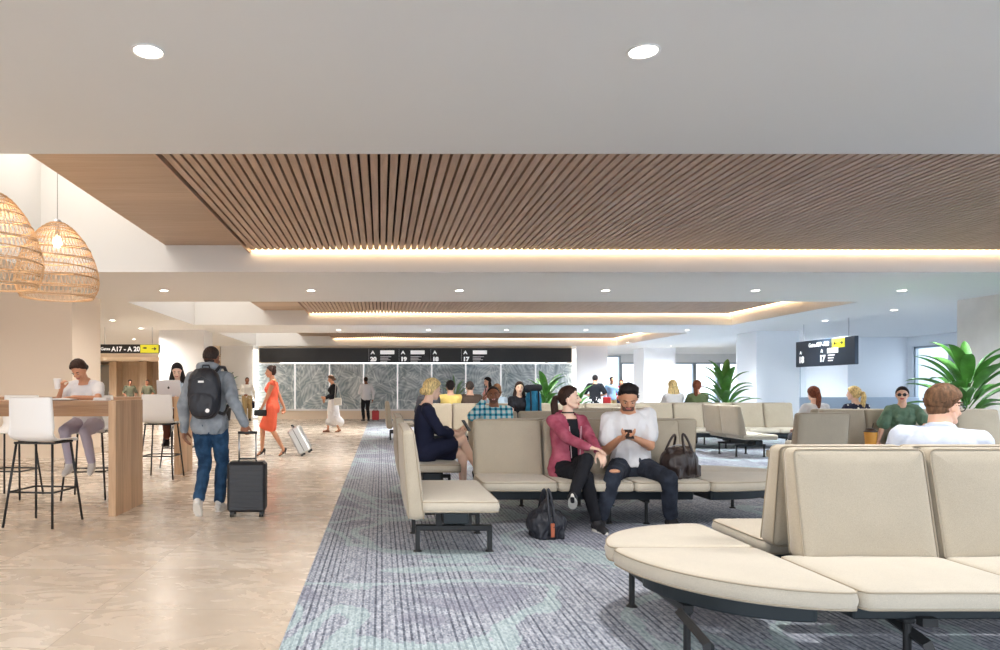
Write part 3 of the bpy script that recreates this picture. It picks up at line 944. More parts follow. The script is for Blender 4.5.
# ================================================================== woven pendant lamps
wick = mat('wicker', (200, 166, 128), .7)
cordm = mat('lamp_cord', (150, 146, 140), .5)
bulbm = emis('bulb_glow', (255, 214, 156), 16)
def woven_lamp(label, x, y, zb, zt, rmax, ztop):
    t = empty('pendant_lamp', (x, y, zb), 0, label, 'lamp', None)
    H = zt - zb
    pf = [(1.0, .05), (.985, .20), (.95, .32), (.88, .46), (.76, .64), (.62, .79), (.48, .90), (.34, .975), (.22, 1.0), (.12, .975), (.05, .915), (0, .86)]
    def rad(f):
        for a, b in zip(pf, pf[1:]):
            if b[0] <= f <= a[0]:
                k = (f - b[0]) / (a[0] - b[0]); return (b[1] + (a[1] - b[1]) * k) * rmax
        return rmax * .86
    mb = MB()
    # horizontal canes, slightly wavy, paired
    levels = [0, .015, .10, .12, .235, .25, .37, .385, .50, .515, .62, .635, .74, .75, .83, .88, .93, .965, .985]
    for q, f in enumerate(levels):
        r_ = rad(f); pts = []
        for i in range(40):
            a = 2 * PI * i / 40
            pts.append((r_ * math.cos(a), r_ * math.sin(a), f * H + .010 * math.sin(2 * a + q * .7) * (1 if 0 < f < .9 else 0)))
        mb.tube(pts, .0062 if q in (0, 1) else .0042, 5, True)
    nd = 54
    for sgn in (-1, 1):
        for i in range(nd):
            a0 = 2 * PI * i / nd; pts = []
            for k in range(15):
                f = .0 + .97 * k / 14
                zig = .045 * math.sin(f * 9 * PI)
                a = a0 + sgn * (.22 * f + zig)
                r_ = rad(f) + sgn * .0015
                pts.append((r_ * math.cos(a), r_ * math.sin(a), f * H))
            mb.tube(pts, .0023, 3, caps=False)
    mb.build('shade', wick, t)
    MB().lathe([(.001, H + .03), (.03, H + .03), (.05, H), (.05, H - .02), (.001, H - .02)], 16).lathe([(.022, H - .02), (.022, H - .14), (.001, H - .14)], 12).build('socket', M['chrome'], t, smooth=True)
    MB().lathe([(.001, H - .27), (.03, H - .26), (.047, H - .22), (.035, H - .17), (.02, H - .14)], 16).build('bulb', bulbm, t, smooth=True)
    MB().tube([(0, 0, H + .03), (0, 0, ztop - zb)], .0035, 6).build('cord', cordm, t)
    d = bpy.data.lights.new('bulb', 'POINT'); d.energy = 6; d.color = (1, .86, .68); d.shadow_soft_size = .05
    o = bpy.data.objects.new('bulb_light', d); COL.objects.link(o); o.parent = t; o.location = (0, 0, H - .33)
woven_lamp('larger woven wicker pendant lamp cut by the left edge', -3.43, 6.2, 2.19, 3.02, .405, ZV)
woven_lamp('woven wicker pendant lamp hanging whole, right of the cut one', -3.43, 7.42, 2.25, 3.045, .415, ZV)

# ================================================================== signs
def sign_text(root, txt, size, x, z, y=-.02, align='LEFT', m='letter', bold=.004, sx=1.0):
    return text_mesh(txt, size, 'lettering', M[m], root, Matrix.Translation((x, y, z)) @ UP_NY @ Matrix.Diagonal((sx, 1, 1, 1)), align, bold, .003)
K = 29.5 / 700.0    # metres per pixel on the back wall
gs = empty('gate_sign', (-5.15, 29.6, 2.41), 0, 'long black gate sign band over the leaf relief wall', 'sign')
MB().box(0, 13.2, -.06, .05, 0, .60, b=.01).build('panel', M['bandblack'], gs)
gx = lambda p: (p - 381) * K + 5.15
gz = lambda p: 1.28 - (p - 389) * K - 2.41
for num, x in (('20', 370.3), ('19', 400.6), ('18', 432.4), ('17', 463.0)):
    sign_text(gs, 'A', .20, gx(x + .6), gz(354.0), -.075, bold=.008, sx=1.15)
    sign_text(gs, num, .235, gx(x), gz(360.9), -.075, bold=.014, sx=1.1)
    MB().box(gx(x - 1.6), gx(x - 1.45), -.065, -.06, .05, .56).build('divider', M['greywall'], gs)
    if num != '18':
        MB().box(gx(x + 10), gx(x + 24), -.075, -.06, gz(354.2), gz(350.4)).build('logo_plate', M['letter'], gs)
        l = MB()
        for q in range(4): l.box(gx(x + 10), gx(x + 21 - (q * 3) % 5), -.072, -.06, gz(357 + q * 1.5), gz(356.3 + q * 1.5))
        l.build('small_lettering', M['greywall'], gs)
# hanging direction sign on the left
ds = empty('direction_sign', (-8.33, 20.6, 2.33), 0, 'hanging black and yellow direction sign with gate range, at left', 'sign')
MB().box(0, 1.82, -.05, .05, 0, .26, b=.008).build('panel', M['bandblack'], ds)
MB().box(1.265, 1.80, -.056, -.05, .012, .248).build('arrow_plate', M['yellow'], ds)
sign_text(ds, 'Gates', .12, .10, .09, -.06, bold=.002)
sign_text(ds, 'A17 - A 20', .19, .42, .06, -.06, bold=.005, sx=.98)
def arrow(mb, cx, cz, d, s=.07, y0=-.062, y1=-.056):
    mb.box(cx - s, cx + s * .4, y0, y1, cz - s * .16, cz + s * .16) if d > 0 else mb.box(cx - s * .4, cx + s, y0, y1, cz - s * .16, cz + s * .16)
    mb.prism([(cx + d * s, cz), (cx + d * s * .1, cz + s * .75), (cx + d * s * .1, cz - s * .75)], y0, y1)
am = MB(); arrow(am, 1.67, .13, 1)
am.box(1.36, 1.45, -.062, -.056, .13, .175).box(1.33, 1.36, -.062, -.056, .145, .16)
am.build('arrow_symbols', M['bandblack'], ds)
MB().tube([(.2, 0, .26), (.2, 0, .77)], .012).tube([(1.6, 0, .26), (1.6, 0, .77)], .012).build('hanger', M['chrome'], ds)
# departure board on the right, hung along the column line
db = empty('departure_board', (11.93, 20.05, 1.90), R(-90) + 0.0, 'black hanging departure board with yellow corner plate, beside the right column', 'sign')
navy = mat('board_navy', (40, 52, 66), .3)
MB().box(0, 2.5, -.05, .05, 0, .72, b=.01).build('panel', navy, db)
MB().box(1.62, 2.12, -.056, -.05, .46, .70).build('arrow_plate', M['yellow'], db)
am = MB(); arrow(am, 1.99, .58, 1); arrow(am, 1.75, .58, -1); am.build('arrow_symbols', M['bandblack'], db)
sign_text(db, 'Gates A17 - A20', .155, .62, .535, -.06, bold=.004, sx=.82)
for num, x in (('18', .16), ('17', 1.10)):
    sign_text(db, 'A', .12, x + .05, .36, -.06, bold=.004)
    sign_text(db, num, .24, x, .12, -.06, bold=.01)
MB().box(1.42, 1.86, -.058, -.05, .33, .46).build('logo_plate', M['letter'], db)
l = MB()
for q in range(3): l.box(1.45, 1.72 - q * .04, -.056, -.05, .26 - q * .07, .29 - q * .07)
l.build('small_lettering', M['letter'], db)
MB().tube([(.3, 0, .72), (.3, 0, 1.2)], .012).tube([(2.2, 0, .72), (2.2, 0, 1.2)], .012).build('hanger', M['chrome'], db)

# aircraft tail beyond the window
tl = empty('aircraft', (93, 120, -.2), 0, 'parked aircraft with purple and red tail fin seen through the right window', 'aircraft')
def finp(px_, py_): return ((px_ - 381) * 120 / 700 - 93, 1.28 - (py_ - 389) * 120 / 700 + .2)
MB().prism([finp(917, 368), finp(918.5, 361.5), finp(921, 359.4), finp(933.6, 359), finp(931.2, 368.5), finp(924, 370.5)], -.25, .25).build('fin_top', mat('tail_magenta', (196, 84, 200), .5, emit=.0), tl, bevel=.05)
MB().prism([finp(917, 368), finp(924, 370.5), finp(926, 368.5), finp(923.5, 374.5), finp(920.5, 375.5), finp(918, 372.5)], -.26, .26).build('fin_accent', mat('tail_indigo', (96, 70, 196), .5), tl)
MB().prism([finp(931.2, 368.5), finp(926, 368.5), finp(923.5, 374.5), finp(922, 376), finp(924, 392), finp(928, 392)], -.25, .25).build('fin_base', mat('tail_red', (250, 84, 84), .5), tl, bevel=.05)
MB().ellipsoid((-3, 0, .95), (9, 1.3, .75)).build('fuselage', M['white'], tl, smooth=True)
# ================================================================== plants
leafm = mat('leaf_green', (82, 138, 58), .45, var=.4, vscale=4)
leafd = mat('leaf_dark', (48, 98, 48), .45, var=.3, vscale=4)
potm = mat('planter_dark', (44, 46, 50), .6)
soil = mat('soil', (60, 46, 36), .95)
def blade(mb, base, az, elev, L, W, droop, pet=.3, mi=0):
    """arching paddle leaf: petiole then folded blade"""
    n = 12; pts = []; p = V(base)
    e = elev
    for k in range(n + 1):
        pts.append((p.copy(), e))
        d = V((math.cos(az) * math.cos(e), math.sin(az) * math.cos(e), math.sin(e)))
        p = p + d * (L / n); e -= droop / n * (0.4 + 1.6 * k / n)
    k0 = int(n * pet)
    mb.tube([q[0] for q in pts[:k0 + 2]], .008, 5, mi=mi)
    side = V((-math.sin(az), math.cos(az), 0))
    vs = []
    for k in range(k0, n + 1):
        f = (k - k0) / (n - k0)
        w = W * math.sin(PI * min(1, f * .93 + .07)) ** .7 * (1 - .25 * f) if f < 1 else .002
        c, e = pts[k]
        up = V((-math.cos(az) * math.sin(e), -math.sin(az) * math.sin(e), math.cos(e)))
        vs += [c - side * w + up * w * .35, c - side * w * .5 + up * w * .12, c, c + side * w * .5 + up * w * .12, c + side * w + up * w * .35]
    fs = []
    for r in range(n - k0):
        for i in range(4):
            a = r * 5 + i; fs.append((a, a + 1, a + 6, a + 5))
    nv = len(vs)
    vs2 = vs + [v + V((0, 0, -.003)) for v in vs]
    fs2 = fs + [tuple(i + nv for i in f[::-1]) for f in fs]
    mb.add(vs2, fs2, mi)

def plant(name, label, loc, h, nl, spread, seed, pot=(.22, .4), W=.09, square=False, low=0, lm=None, dr=1.1):
    rnd = random.Random(seed)
    t = empty(name, loc, 0, label, 'plant')
    r, ph = pot
    if square: MB().box(-r, r, -r, r, 0, ph, b=.008).build('planter', potm, t)
    else: MB().lathe([(.001, 0), (r * .75, 0), (r, ph), (r * .93, ph), (r * .9, ph - .04), (.001, ph - .04)], 24).build('planter', potm, t, smooth=False)
    MB().lathe([(.001, ph + .004), (r * .88, ph - .02), (r * .88, ph - .06)], 16).build('soil', soil, t)
    st = MB(); lf = MB()
    for s in range(3):
        a = rnd.random() * 6.28
        st.tube([(.03 * math.cos(a), .03 * math.sin(a), ph - .05), (.05 * math.cos(a), .05 * math.sin(a), ph + (h - ph) * .35)], .016, 7)
    st.build('stem', leafd, t, smooth=True)
    for i in range(nl):
        az = i * 2.399 + rnd.uniform(-.3, .3)
        f = i / nl
        zb = ph + (h - ph) * (.05 + .34 * f)
        el = R(38 + 44 * f + rnd.uniform(-7, 7))
        L = (h - ph) * (.56 + .13 * f) * rnd.uniform(.9, 1.1) * (spread if f < .7 else 1)
        blade(lf, (0.03 * math.cos(az), .03 * math.sin(az), zb), az, el, L, W * rnd.uniform(.85, 1.15), dr * rnd.uniform(.7, 1.2), .28)
    for i in range(low):
        az = rnd.random() * 6.28
        blade(lf, (r * .5 * math.cos(az), r * .5 * math.sin(az), ph), az, R(rnd.uniform(30, 70)), .35, .035, 1.4, .2)
    lf.build('leaves', lm or leafm, t, smooth=True)
    return t
plant('potted_plant', 'large broad leaved green plant in a dark square planter at the right edge', (10.0, 11.95, 0), 2.24, 28, 1.1, 3, (.26, .69), .115, True, 14, dr=1.15)
plant('potted_plant', 'tall broad leaved plant before the windows, left of the big right column', (8.85, 18.0, 0), 2.10, 26, .92, 5, (.25, .5), .10, False, 6)
plant('potted_plant', 'broad leaved green plant behind the woman in the pink hoodie', (4.75, 20.2, 0), 1.90, 22, .95, 8, (.25, .5), .11, False, 4)
plant('potted_plant', 'small green plant between the hoodie woman and the man in black', (5.8, 20.6, 0), 1.5, 14, .8, 11, (.22, .45), .10, False, 4)
plant('potted_plant', 'feathery pale palm before the leaf relief wall', (2.9, 27.5, 0), 1.85, 34, 1.2, 14, (.3, .5), .035, False, 10, mat('leaf_pale', (120, 158, 108), .5, var=.2))
plant('potted_plant', 'dark leaved plant against the left pillar, behind the man in khaki', (-6.35, 28.55, 0), 2.15, 20, .8, 17, (.25, .5), .11, False, 4, leafd)

# ================================================================== luggage and bags
def suitcase(label, loc, rz, w, h, d, m, tilt=0, handle=.30, wheels=.05, name='suitcase', ext=1.0, hm=None):
    t = empty(name, loc, rz, label, 'suitcase')
    t.rotation_euler = (tilt, 0, rz)
    rb = MB().box(-w / 2, w / 2, -d / 2, d / 2, wheels, wheels + h, b=.028); n = 9
    for i in range(n):
        z = wheels + h * (.08 + .84 * i / (n - 1)) - h * .03
        for sy in (-1, 1):
            rb.box(-w * .44, w * .44, sy * d / 2 - .004 if sy > 0 else -d / 2 - .004, sy * d / 2 + .004 if sy > 0 else -d / 2 + .004, z, z + h * .055, b=.002)
    rb.build('shell', m, t)
    MB().box(-w / 2 - .004, w / 2 + .004, -.006, .006, wheels + .03, wheels + h - .02, b=.002).build('zip_band', M['black'], t)
    hw = w * .22; z0 = wheels + h
    o = MB().tube([(-hw, 0, z0 - .02), (-hw, 0, z0 + handle)], .009, 8).tube([(hw, 0, z0 - .02), (hw, 0, z0 + handle)], .009, 8).build('pull_handle', hm or M['chrome'], t, smooth=True)
    MB().tube([(-hw - .012, 0, z0 + handle), (hw + .012, 0, z0 + handle)], .015, 8).build('grip', M['black'], o, smooth=True)
    MB().tube([(-.09, 0, z0 - .005), (-.08, 0, z0 + .025), (.08, 0, z0 + .025), (.09, 0, z0 - .005)], .010, 8).build('carry_handle', M['black'], t, smooth=True)
    for sx in (-1, 1):
        for sy in (-1, 1):
            wm = MB().box(sx * w * .38 - .018, sx * w * .38 + .018, sy * d * .32 - .02, sy * d * .32 + .02, .03, wheels + .01)
            for q in (-1, 1):
                Mx = Matrix.Translation((sx * w * .38 + q * .012, sy * d * .32, .026)) @ Matrix.Rotation(PI / 2, 4, 'Y')
                wm.lathe([(.001, -.007), (.025, -.007), (.025, .007), (.001, .007)], 14, M=Mx)
            wm.build('wheel', M['black'], t)
    return t
suitm = mat('suitcase_black', (38, 40, 44), .45)
suitcase('black ribbed trolley suitcase with raised handle, pulled by the man with the backpack', (-1.35, 7.08, 0), R(4), .38, .50, .24, suitm, 0, .29, .05)
suitcase('tilted silver trolley suitcase behind the woman in the orange dress', (-1.42, 13.5, .03), R(-90), .42, .52, .24, mat('suitcase_silver', (206, 208, 206), .3, .4), R(28), .05, .05)
suitcase('small red suitcase on the floor by the distant man in the white shirt', (-.22, 28.0, 0), 0, .28, .38, .2, mat('suitcase_red', (176, 44, 48), .5), 0, .1, .04)

def duffel(label, loc, rz, m, seed, s=1.0, strap=True, tagm=None, tall=.30, L=.40, W=.25, grip=.17, hx=.16, slouch=False):
    t = empty('travel_bag', loc, rz, label, 'bag'); t.scale = (s,) * 3
    mb = MB()
    if slouch:
        mb.ellipsoid((0, 0, tall * .36), (L * .52, W * .5, tall * .38), seg=24, rg=16).capsule((0, 0, tall * .35), L * .36, (.01, 0, tall * .80), .05)
    else: mb.ellipsoid((0, 0, tall * .42), (L * .5, W * .5, tall * .44), seg=24, rg=16, fn=lambda d: 1 / max(.62, (abs(d.x) ** 2.6 + abs(d.y) ** 2.6 + abs(d.z) ** 2.6) ** (1 / 2.6)) * .97)
    if not slouch: mb.capsule((-L * .36, 0, tall * .78), .035, (L * .36, 0, tall * .78), .035)
    mb.box(-L * (.34 if slouch else .44), L * (.34 if slouch else .44), -W * .42, W * .42, .004, tall * .35)
    remesh_build(mb, 'bag_body', m, t, .009, 6, .012 if slouch else .004, 14, seed=seed)
    if not slouch: MB().tube([(-L * .34, 0, tall * .80 + .028), (-L * .1, 0, tall * .84 + .03), (L * .34, 0, tall * .80 + .028)], .006, 5).build('zip', M['chrome'], t, smooth=True)
    for sy in (-1, 1):
        pts = []
        for k in range(13):
            a = PI * k / 12
            pts.append((-math.cos(a) * L * hx, sy * (W * .46 - W * .30 * math.sin(a)), tall * .52 + math.sin(a) * (tall * .36 + grip * (1 if sy < 0 else .9))))
        pts = [(pts[0][0], sy * W * .50, tall * .1)] + pts + [(pts[-1][0], sy * W * .50, tall * .1)]
        MB().tube(pts, .0115, 7).build('handle', m, t, smooth=True)
    if tagm:
        MB().box(-.018, .018, -W * .5 - .008, -W * .5 + .01, tall * .08, tall * .42, b=.004).build('leather_tab', tagm, t)
    return t
bagm = mat('black_nylon', (34, 36, 44), .5, bump=.4, bscale=30)
duffel('black slouchy travel bag with brown tab standing on the carpet before the bench', (1.42, 6.02, .006), R(10), bagm, 3, 1.0, tagm=mat('tab_brown', (176, 96, 66), .5), tall=.34, L=.33, W=.27, grip=.12, hx=.07, slouch=True)
brw = mat('dark_leather', (50, 40, 38), .38, bump=.3, bscale=60)
d = duffel('dark brown leather holdall on the bench right of the man in the white t-shirt', (2.80, 6.58, SEAT_T + .004), R(34), brw, 7, 1.0, tall=.33, L=.40, W=.28, grip=.12, hx=.15)

# iced tea in a carry bag on the bench
tea = empty('iced_tea', (7.03, 10.05, SEAT_T + .012), 0, 'tall amber iced tea cup with dark lid on the beige bench', 'drink')
MB().lathe([(.001, 0), (.065, 0), (.085, .21), (.001, .21)], 24).build('cup', mat('iced_tea_amber', (222, 160, 72), .2), tea, smooth=False)
MB().lathe([(.001, .265), (.05, .26), (.075, .225), (.088, .22), (.088, .205), (.001, .205)], 24).tube([(.02, 0, .25), (.04, 0, .33)], .006).build('lid', mat('lid_dark', (60, 44, 36), .3), tea, smooth=False)

# things on the bar tables
bk = empty('notebook', (-3.50, 7.42, 1.163), R(8), 'open notebook in front of the woman in white on the bar table', 'book')
MB().box(-.24, .24, -.16, .15, 0, .006).build('cover', M['black'], bk)
for s in (-1, 1):
    vs = []
    for i in range(9):
        u = i / 8; z = .008 + .016 * math.sin(PI * min(1, u * 1.1)) * (1 - u * .5)
        vs += [(s * u * .23, -.15, z), (s * u * .23, .14, z), (s * u * .23, -.15, .006), (s * u * .23, .14, .006)]
    fs = []
    for i in range(8):
        a = i * 4; fs += [(a, a + 4, a + 5, a + 1), (a, a + 2, a + 6, a + 4), (a + 1, a + 5, a + 7, a + 3), (a + 2, a + 3, a + 7, a + 6)]
    fs += [(32, 34, 35, 33)]
    MB().add(vs, fs).build('pages', M['white'], bk, smooth=False)
nb = empty('napkin_stack', (-2.87, 7.2, 1.163), 0, 'small stack of white napkins near the end of the bar table', 'napkins')
m_ = MB()
for i in range(5): m_.box(-.07 + i * .002, .07 - i * .001, -.06, .06, i * .006, i * .006 + .005)
m_.build('napkins', M['white'], nb)
lp = empty('laptop', (-3.28, 10.85, 1.162), R(4), 'open silver laptop seen from behind on the second bar table', 'laptop')
MB().box(-.18, .18, -.02, .22, 0, .014, b=.004).build('base', M['chrome'], lp)
lid = MB().box(-.18, .18, -.004, .004, 0, .25, b=.003).build('screen_lid', mat('laptop_silver', (222, 222, 224), .35, .2), lp)
lid.rotation_euler = (R(14), 0, 0); lid.location = (0, -.02, .012)
MB().ellipsoid((0, -.006, .13), (.016, .003, .018)).capsule((0, -.006, .15), .003, (.006, -.006, .158), .002, seg=6).build('logo', M['black'], lid)
# ================================================================== people
SKIN = {
 'light': mat('skin_light', (228, 182, 156), .5, sub=.08),
 'fair': mat('skin_fair', (236, 198, 174), .5, sub=.08),
 'tan': mat('skin_tan', (206, 150, 116), .5, sub=.08),
 'brown': mat('skin_brown', (142, 92, 66), .5, sub=.05),
}
HAIR = {}
def hairmat(name, rgb):
    m = mat('hair_' + name, rgb, .6, spec=.2)
    g = N(m); v = g.obj((42, 42, 16)); a = g.noise(v, 1.5, 3)
    c = g.ramp(a.outputs[0], [(.3, tuple(x * .78 for x in rgb)), (.7, tuple(min(255, x * 1.25) for x in rgb))])
    g.l(c, g.P.inputs['Base Color']); g.bump(a.outputs[0], .25, .003)
    HAIR[name] = m
hairmat('black', (34, 28, 28)); hairmat('brown', (100, 74, 54)); hairmat('darkbrown', (54, 38, 32)); hairmat('blonde', (214, 182, 128)); hairmat('auburn', (112, 62, 44)); hairmat('grey', (70, 62, 58)); hairmat('lightbrown', (134, 96, 66)); hairmat('shaved', (52, 42, 38))
EYEW = mat('eye_white', (186, 168, 158), .4); EYED = mat('eye_dark', (40, 28, 22), .15); BROW = mat('eyebrow', (50, 38, 32), .8); LIP = mat('lips', (186, 104, 96), .4); STUB = mat('stubble', (104, 76, 64), .8)
LENS = mat('dark_lens', (18, 16, 18), .1)
TEETH = mat('teeth', (242, 238, 230), .3)

def ik(a, b, l1, l2, hint):
    a, b, hint = V(a), V(b), V(hint)
    d = b - a; L = d.length
    if L > (l1 + l2) * .999:
        b = a + d.normalized() * (l1 + l2) * .999; d = b - a; L = d.length
    x = (l1 * l1 - l2 * l2 + L * L) / (2 * L)
    h = math.sqrt(max(0, l1 * l1 - x * x))
    u = d.normalized(); w = hint - a; w = w - u * w.dot(u)
    if w.length < 1e-4: w = V((0, -1, 0))
    return a + u * x + w.normalized() * h, b

class Human:
    def __init__(s, label, loc, rz=0, scale=1.0, sex='m', skin='light', vox=.010, pose=None, group=None):
        s.root = empty('person', loc, rz, label, 'person', group, scale)
        s.sex = sex; s.skin = skin; s.vox = vox; s.lab = label; s.seed = random.random() * 30
        p = dict(hip=(0, 0, .92), pel=0, chest=0, twist=0, roll=0, pelyaw=0, hy=0, hp=0, hr=0,
                 handL=(.24, -.05, .80), handR=(-.24, -.05, .80), elbL=(.5, .35, 1.0), elbR=(-.5, .35, 1.0),
                 dirL=(0, -.15, -1), dirR=(0, -.15, -1), nL=(-1, 0, 0), nR=(1, 0, 0), curlL=22, curlR=22,
                 footL=(.10, .02, .085), footR=(-.10, .02, .085), kneeL=(.12, -1, .5), kneeR=(-.12, -1, .5),
                 fyL=8, fyR=-8, fpL=0, fpR=0, shrug=0)
        p.update(pose or {}); s.p = p
        s.skel()
    def skel(s):
        p = s.p; m = s.sex == 'm'
        s.shw = .178 if m else .152; s.hpw = .088 if m else .09
        s.LEN = .53
        fr = []; n = 22; ds = .70 / n; s0 = -.14
        # integrate the spine from pelvis
        H = V(p['hip'])
        def frame(t):
            f = max(0, min(1, t / .42))
            pitch = R(p['pel'] + (p['chest'] - p['pel']) * f)
            yaw = R(p['pelyaw'] + (p['twist']) * f)
            roll = R(p['roll'] * f)
            Rm = Matrix.Rotation(yaw, 3, 'Z') @ Matrix.Rotation(roll, 3, 'Y') @ Matrix.Rotation(pitch, 3, 'X')
            return Rm
        s.frame = frame
        pos = {0: H.copy()}
        k = 0; c = H.copy(); step = .02
        s.sp = [(0.0, H.copy())]
        t = 0
        while t < .62:
            c = c + frame(t + step / 2) @ V((0, 0, step)); t += step; s.sp.append((t, c.copy()))
        c = H.copy(); t = 0; neg = []
        while t > -.16:
            c = c - frame(0) @ V((0, 0, step)); t -= step; neg.append((t, c.copy()))
        s.sp = neg[::-1] + s.sp
        s.sh = {}; s.hj = {}; s.el = {}; s.wr = {}; s.kn = {}; s.an = {}
        for sd, sg in (('L', 1), ('R', -1)):
            s.sh[sd] = s.at(.445 + p['shrug']) + frame(.44) @ V((sg * s.shw, .012, 0))
            s.hj[sd] = H + frame(0) @ V((sg * s.hpw, 0, -.01))
            ua, fa = (.295, .262) if m else (.275, .245)
            s.el[sd], s.wr[sd] = ik(s.sh[sd], p['hand' + sd], ua, fa, p['elb' + sd])
            th, sh = (.435, .42) if m else (.43, .41)
            s.kn[sd], s.an[sd] = ik(s.hj[sd], p['foot' + sd], th, sh, p['knee' + sd])
        nb = s.at(.50); s.neck = nb
        Rh = Matrix.Rotation(R(p['hy'] + p['pelyaw'] + p['twist'] * .5), 3, 'Z') @ Matrix.Rotation(R(p['hr']), 3, 'Y') @ Matrix.Rotation(R(p['hp']), 3, 'X')
        s.Rh = Rh
        nk = frame(.5) @ V((0, -.012, .058))
        s.hc = nb + nk + Rh @ V((0, -.018, .105))
    def at(s, t):
        for (a, pa), (b, pb) in zip(s.sp, s.sp[1:]):
            if a <= t <= b: return pa + (pb - pa) * ((t - a) / (b - a))
        return s.sp[-1][1] if t > 0 else s.sp[0][1]
    def rings(s):
        if s.sex == 'm':
            return [(-.13, .10, .085, 0), (-.09, .145, .108, 0), (-.02, .165, .118, 0), (.06, .158, .112, 0), (.14, .145, .103, 0), (.22, .148, .106, 0), (.30, .162, .116, 0), (.37, .172, .120, 0), (.425, .172, .112, .004), (.465, .145, .092, .010), (.495, .095, .072, .014), (.525, .062, .060, .012)]
        return [(-.13, .10, .09, 0), (-.09, .15, .115, .004), (-.02, .172, .122, .006), (.05, .158, .108, .003), (.12, .130, .090, 0), (.19, .124, .088, 0), (.26, .138, .098, -.003), (.33, .148, .112, -.010), (.39, .148, .104, -.004), (.44, .140, .086, .004), (.475, .100, .070, .010), (.505, .060, .055, .012)]
    def torso(s, mb, t0, t1, inf=0, infb=None, seg=28):
        rs = s.rings(); vs = []; ts = []
        def val(t):
            if t <= rs[0][0]: return rs[0][1:]
            for a, b in zip(rs, rs[1:]):
                if a[0] <= t <= b[0]:
                    k = (t - a[0]) / (b[0] - a[0]); return [a[i] + (b[i] - a[i]) * k for i in (1, 2, 3)]
            return rs[-1][1:]
        n = max(3, int((t1 - t0) / .03)); cnt = 0
        for q in range(n + 1):
            t = t0 + (t1 - t0) * q / n
            w, d, oy = val(t); e = inf if infb is None else infb + (inf - infb) * q / n
            c = s.at(t); F = s.frame(t)
            for i in range(seg):
                a = 2 * PI * i / seg; ca, sa = math.cos(a), math.sin(a)
                x = (w + e) * abs(ca) ** .85 * (1 if ca > 0 else -1); y = (d + e) * abs(sa) ** .85 * (1 if sa > 0 else -1) + oy
                vs.append(c + F @ V((x, y, 0)))
            cnt += 1
        fs = [tuple(range(seg))[::-1], tuple((cnt - 1) * seg + i for i in range(seg))]
        for q in range(cnt - 1):
            for i in range(seg):
                j = (i + 1) % seg
                fs.append((q * seg + i, q * seg + j, (q + 1) * seg + j, (q + 1) * seg + i))
        mb.add(vs, fs)
        if s.sex == 'f' and t1 > .33:
            F = s.frame(.33); c = s.at(.325)
            for sg in (-1, 1):
                mb.ellipsoid(c + F @ V((sg * .066, -.082 - inf * .6, 0)), (.058 + inf * .5, .052 + inf * .5, .058 + inf * .5), F)
    def hips(s, mb, inf=0):
        for sd, sg in (('L', 1), ('R', -1)):
            h = s.hj[sd]
            back = s.frame(0) @ V((0, .045, -.02))
            mb.capsule(h + back * .6, .085 + inf, h, .088 + inf)
    def leg(s, mb, sd, inf=0, f=1.0, flare=0, ank=None):
        m = s.sex == 'm'
        h, k, a = s.hj[sd], s.kn[sd], s.an[sd]
        r0, r1, r2, r3, r4 = (.092, .060, .058, .056, .038) if m else (.096, .058, .054, .052, .033)
        if f <= .5:
            q = f / .5; e = h + (k - h) * q; mb.capsule(h, r0 + inf, e, r0 + (r1 - r0) * q + inf + flare); return
        mb.capsule(h, r0 + inf, k, r1 + inf)
        c = k + (a - k) * .32 + ((k - h).normalized() * -.008)
        mb.capsule(k, r2 - .002 + inf, c, r3 + inf)
        q = (f - .5) / .5
        e = a if q >= 1 else k + (a - k) * q
        rr = (ank if ank else r4) 
        if q < 1: rr = r3 + (r4 - r3) * max(0, (q - .32) / .68)
        mb.capsule(c, r3 + inf, e, rr + inf + flare)
    def arm(s, mb, sd, inf=0, f=1.0, flare=0):
        m = s.sex == 'm'
        h, k, a = s.sh[sd], s.el[sd], s.wr[sd]
        r0, r1, r2, r3, r4 = (.056, .047, .041, .040, .027) if m else (.046, .038, .034, .033, .023)
        q = min(1, f / .5); e = h + (k - h) * q
        # deltoid link into the torso
        nb = s.at(.46)
        mb.capsule(nb + (h - nb) * .45, .050 + inf, h, r0 + inf)
        mb.capsule(h, r0 + inf, e, r0 + (r1 - r0) * q + inf + (flare if q < 1 else 0))
        if f > .5:
            q = (f - .5) / .5; c = k + (a - k) * .3
            mb.capsule(k, r2 + inf, c, r3 + inf)
            e = k + (a - k) * (.3 + .7 * q)
            mb.capsule(c, r3 + inf, e, r3 + (r4 - r3) * q + inf + flare)
    def hand(s, mb, sd):
        p = s.p; w = s.wr[sd]; sg = 1 if sd == 'L' else -1
        d = V(p['dir' + sd]).normalized(); n = V(p['n' + sd]); n = (n - d * n.dot(d)).normalized()
        x = d.cross(n) * -sg     # thumb side for both hands
        k = 1.0 if s.sex == 'm' else .92
        mb.capsule(w, .026 * k, w + d * .03, .024 * k)
        cur = p['curl' + sd]
        lens = (.088, .098, .092, .074)
        for i in range(4):
            off = (-.030 + .020 * (3 - i)) * k * 1.05
            kn = w + d * (.092 - .006 * abs(i - 1)) * k + x * off
            mb.capsule(w + d * .015 + x * off * .6, .016 * k, kn, .0125 * k, seg=8, flat=None)
            pos = kn; a = 0
            dd = d + x * (.10 * (1.5 - i) / 1.5 * .8)
            dd.normalize()
            for j, (fr_, rr) in enumerate(((.45, .0098), (.30, .0088), (.25, .0078))):
                a += R(cur * (1.0 + .08 * i))
                v = dd * math.cos(a) + n * math.sin(a)
                e = pos + v * lens[i] * fr_ * k
                mb.capsule(pos, rr * k * 1.05, e, rr * k * .95, seg=8, hs=3); pos = e
        # thumb from the side of the palm
        b = w + d * .028 * k + x * .020 * k + n * .006
        m1 = b + (d * .55 + x * .70 + n * .35).normalized() * .040 * k
        m2 = m1 + (d * .80 + x * .35 + n * .45).normalized() * .032 * k
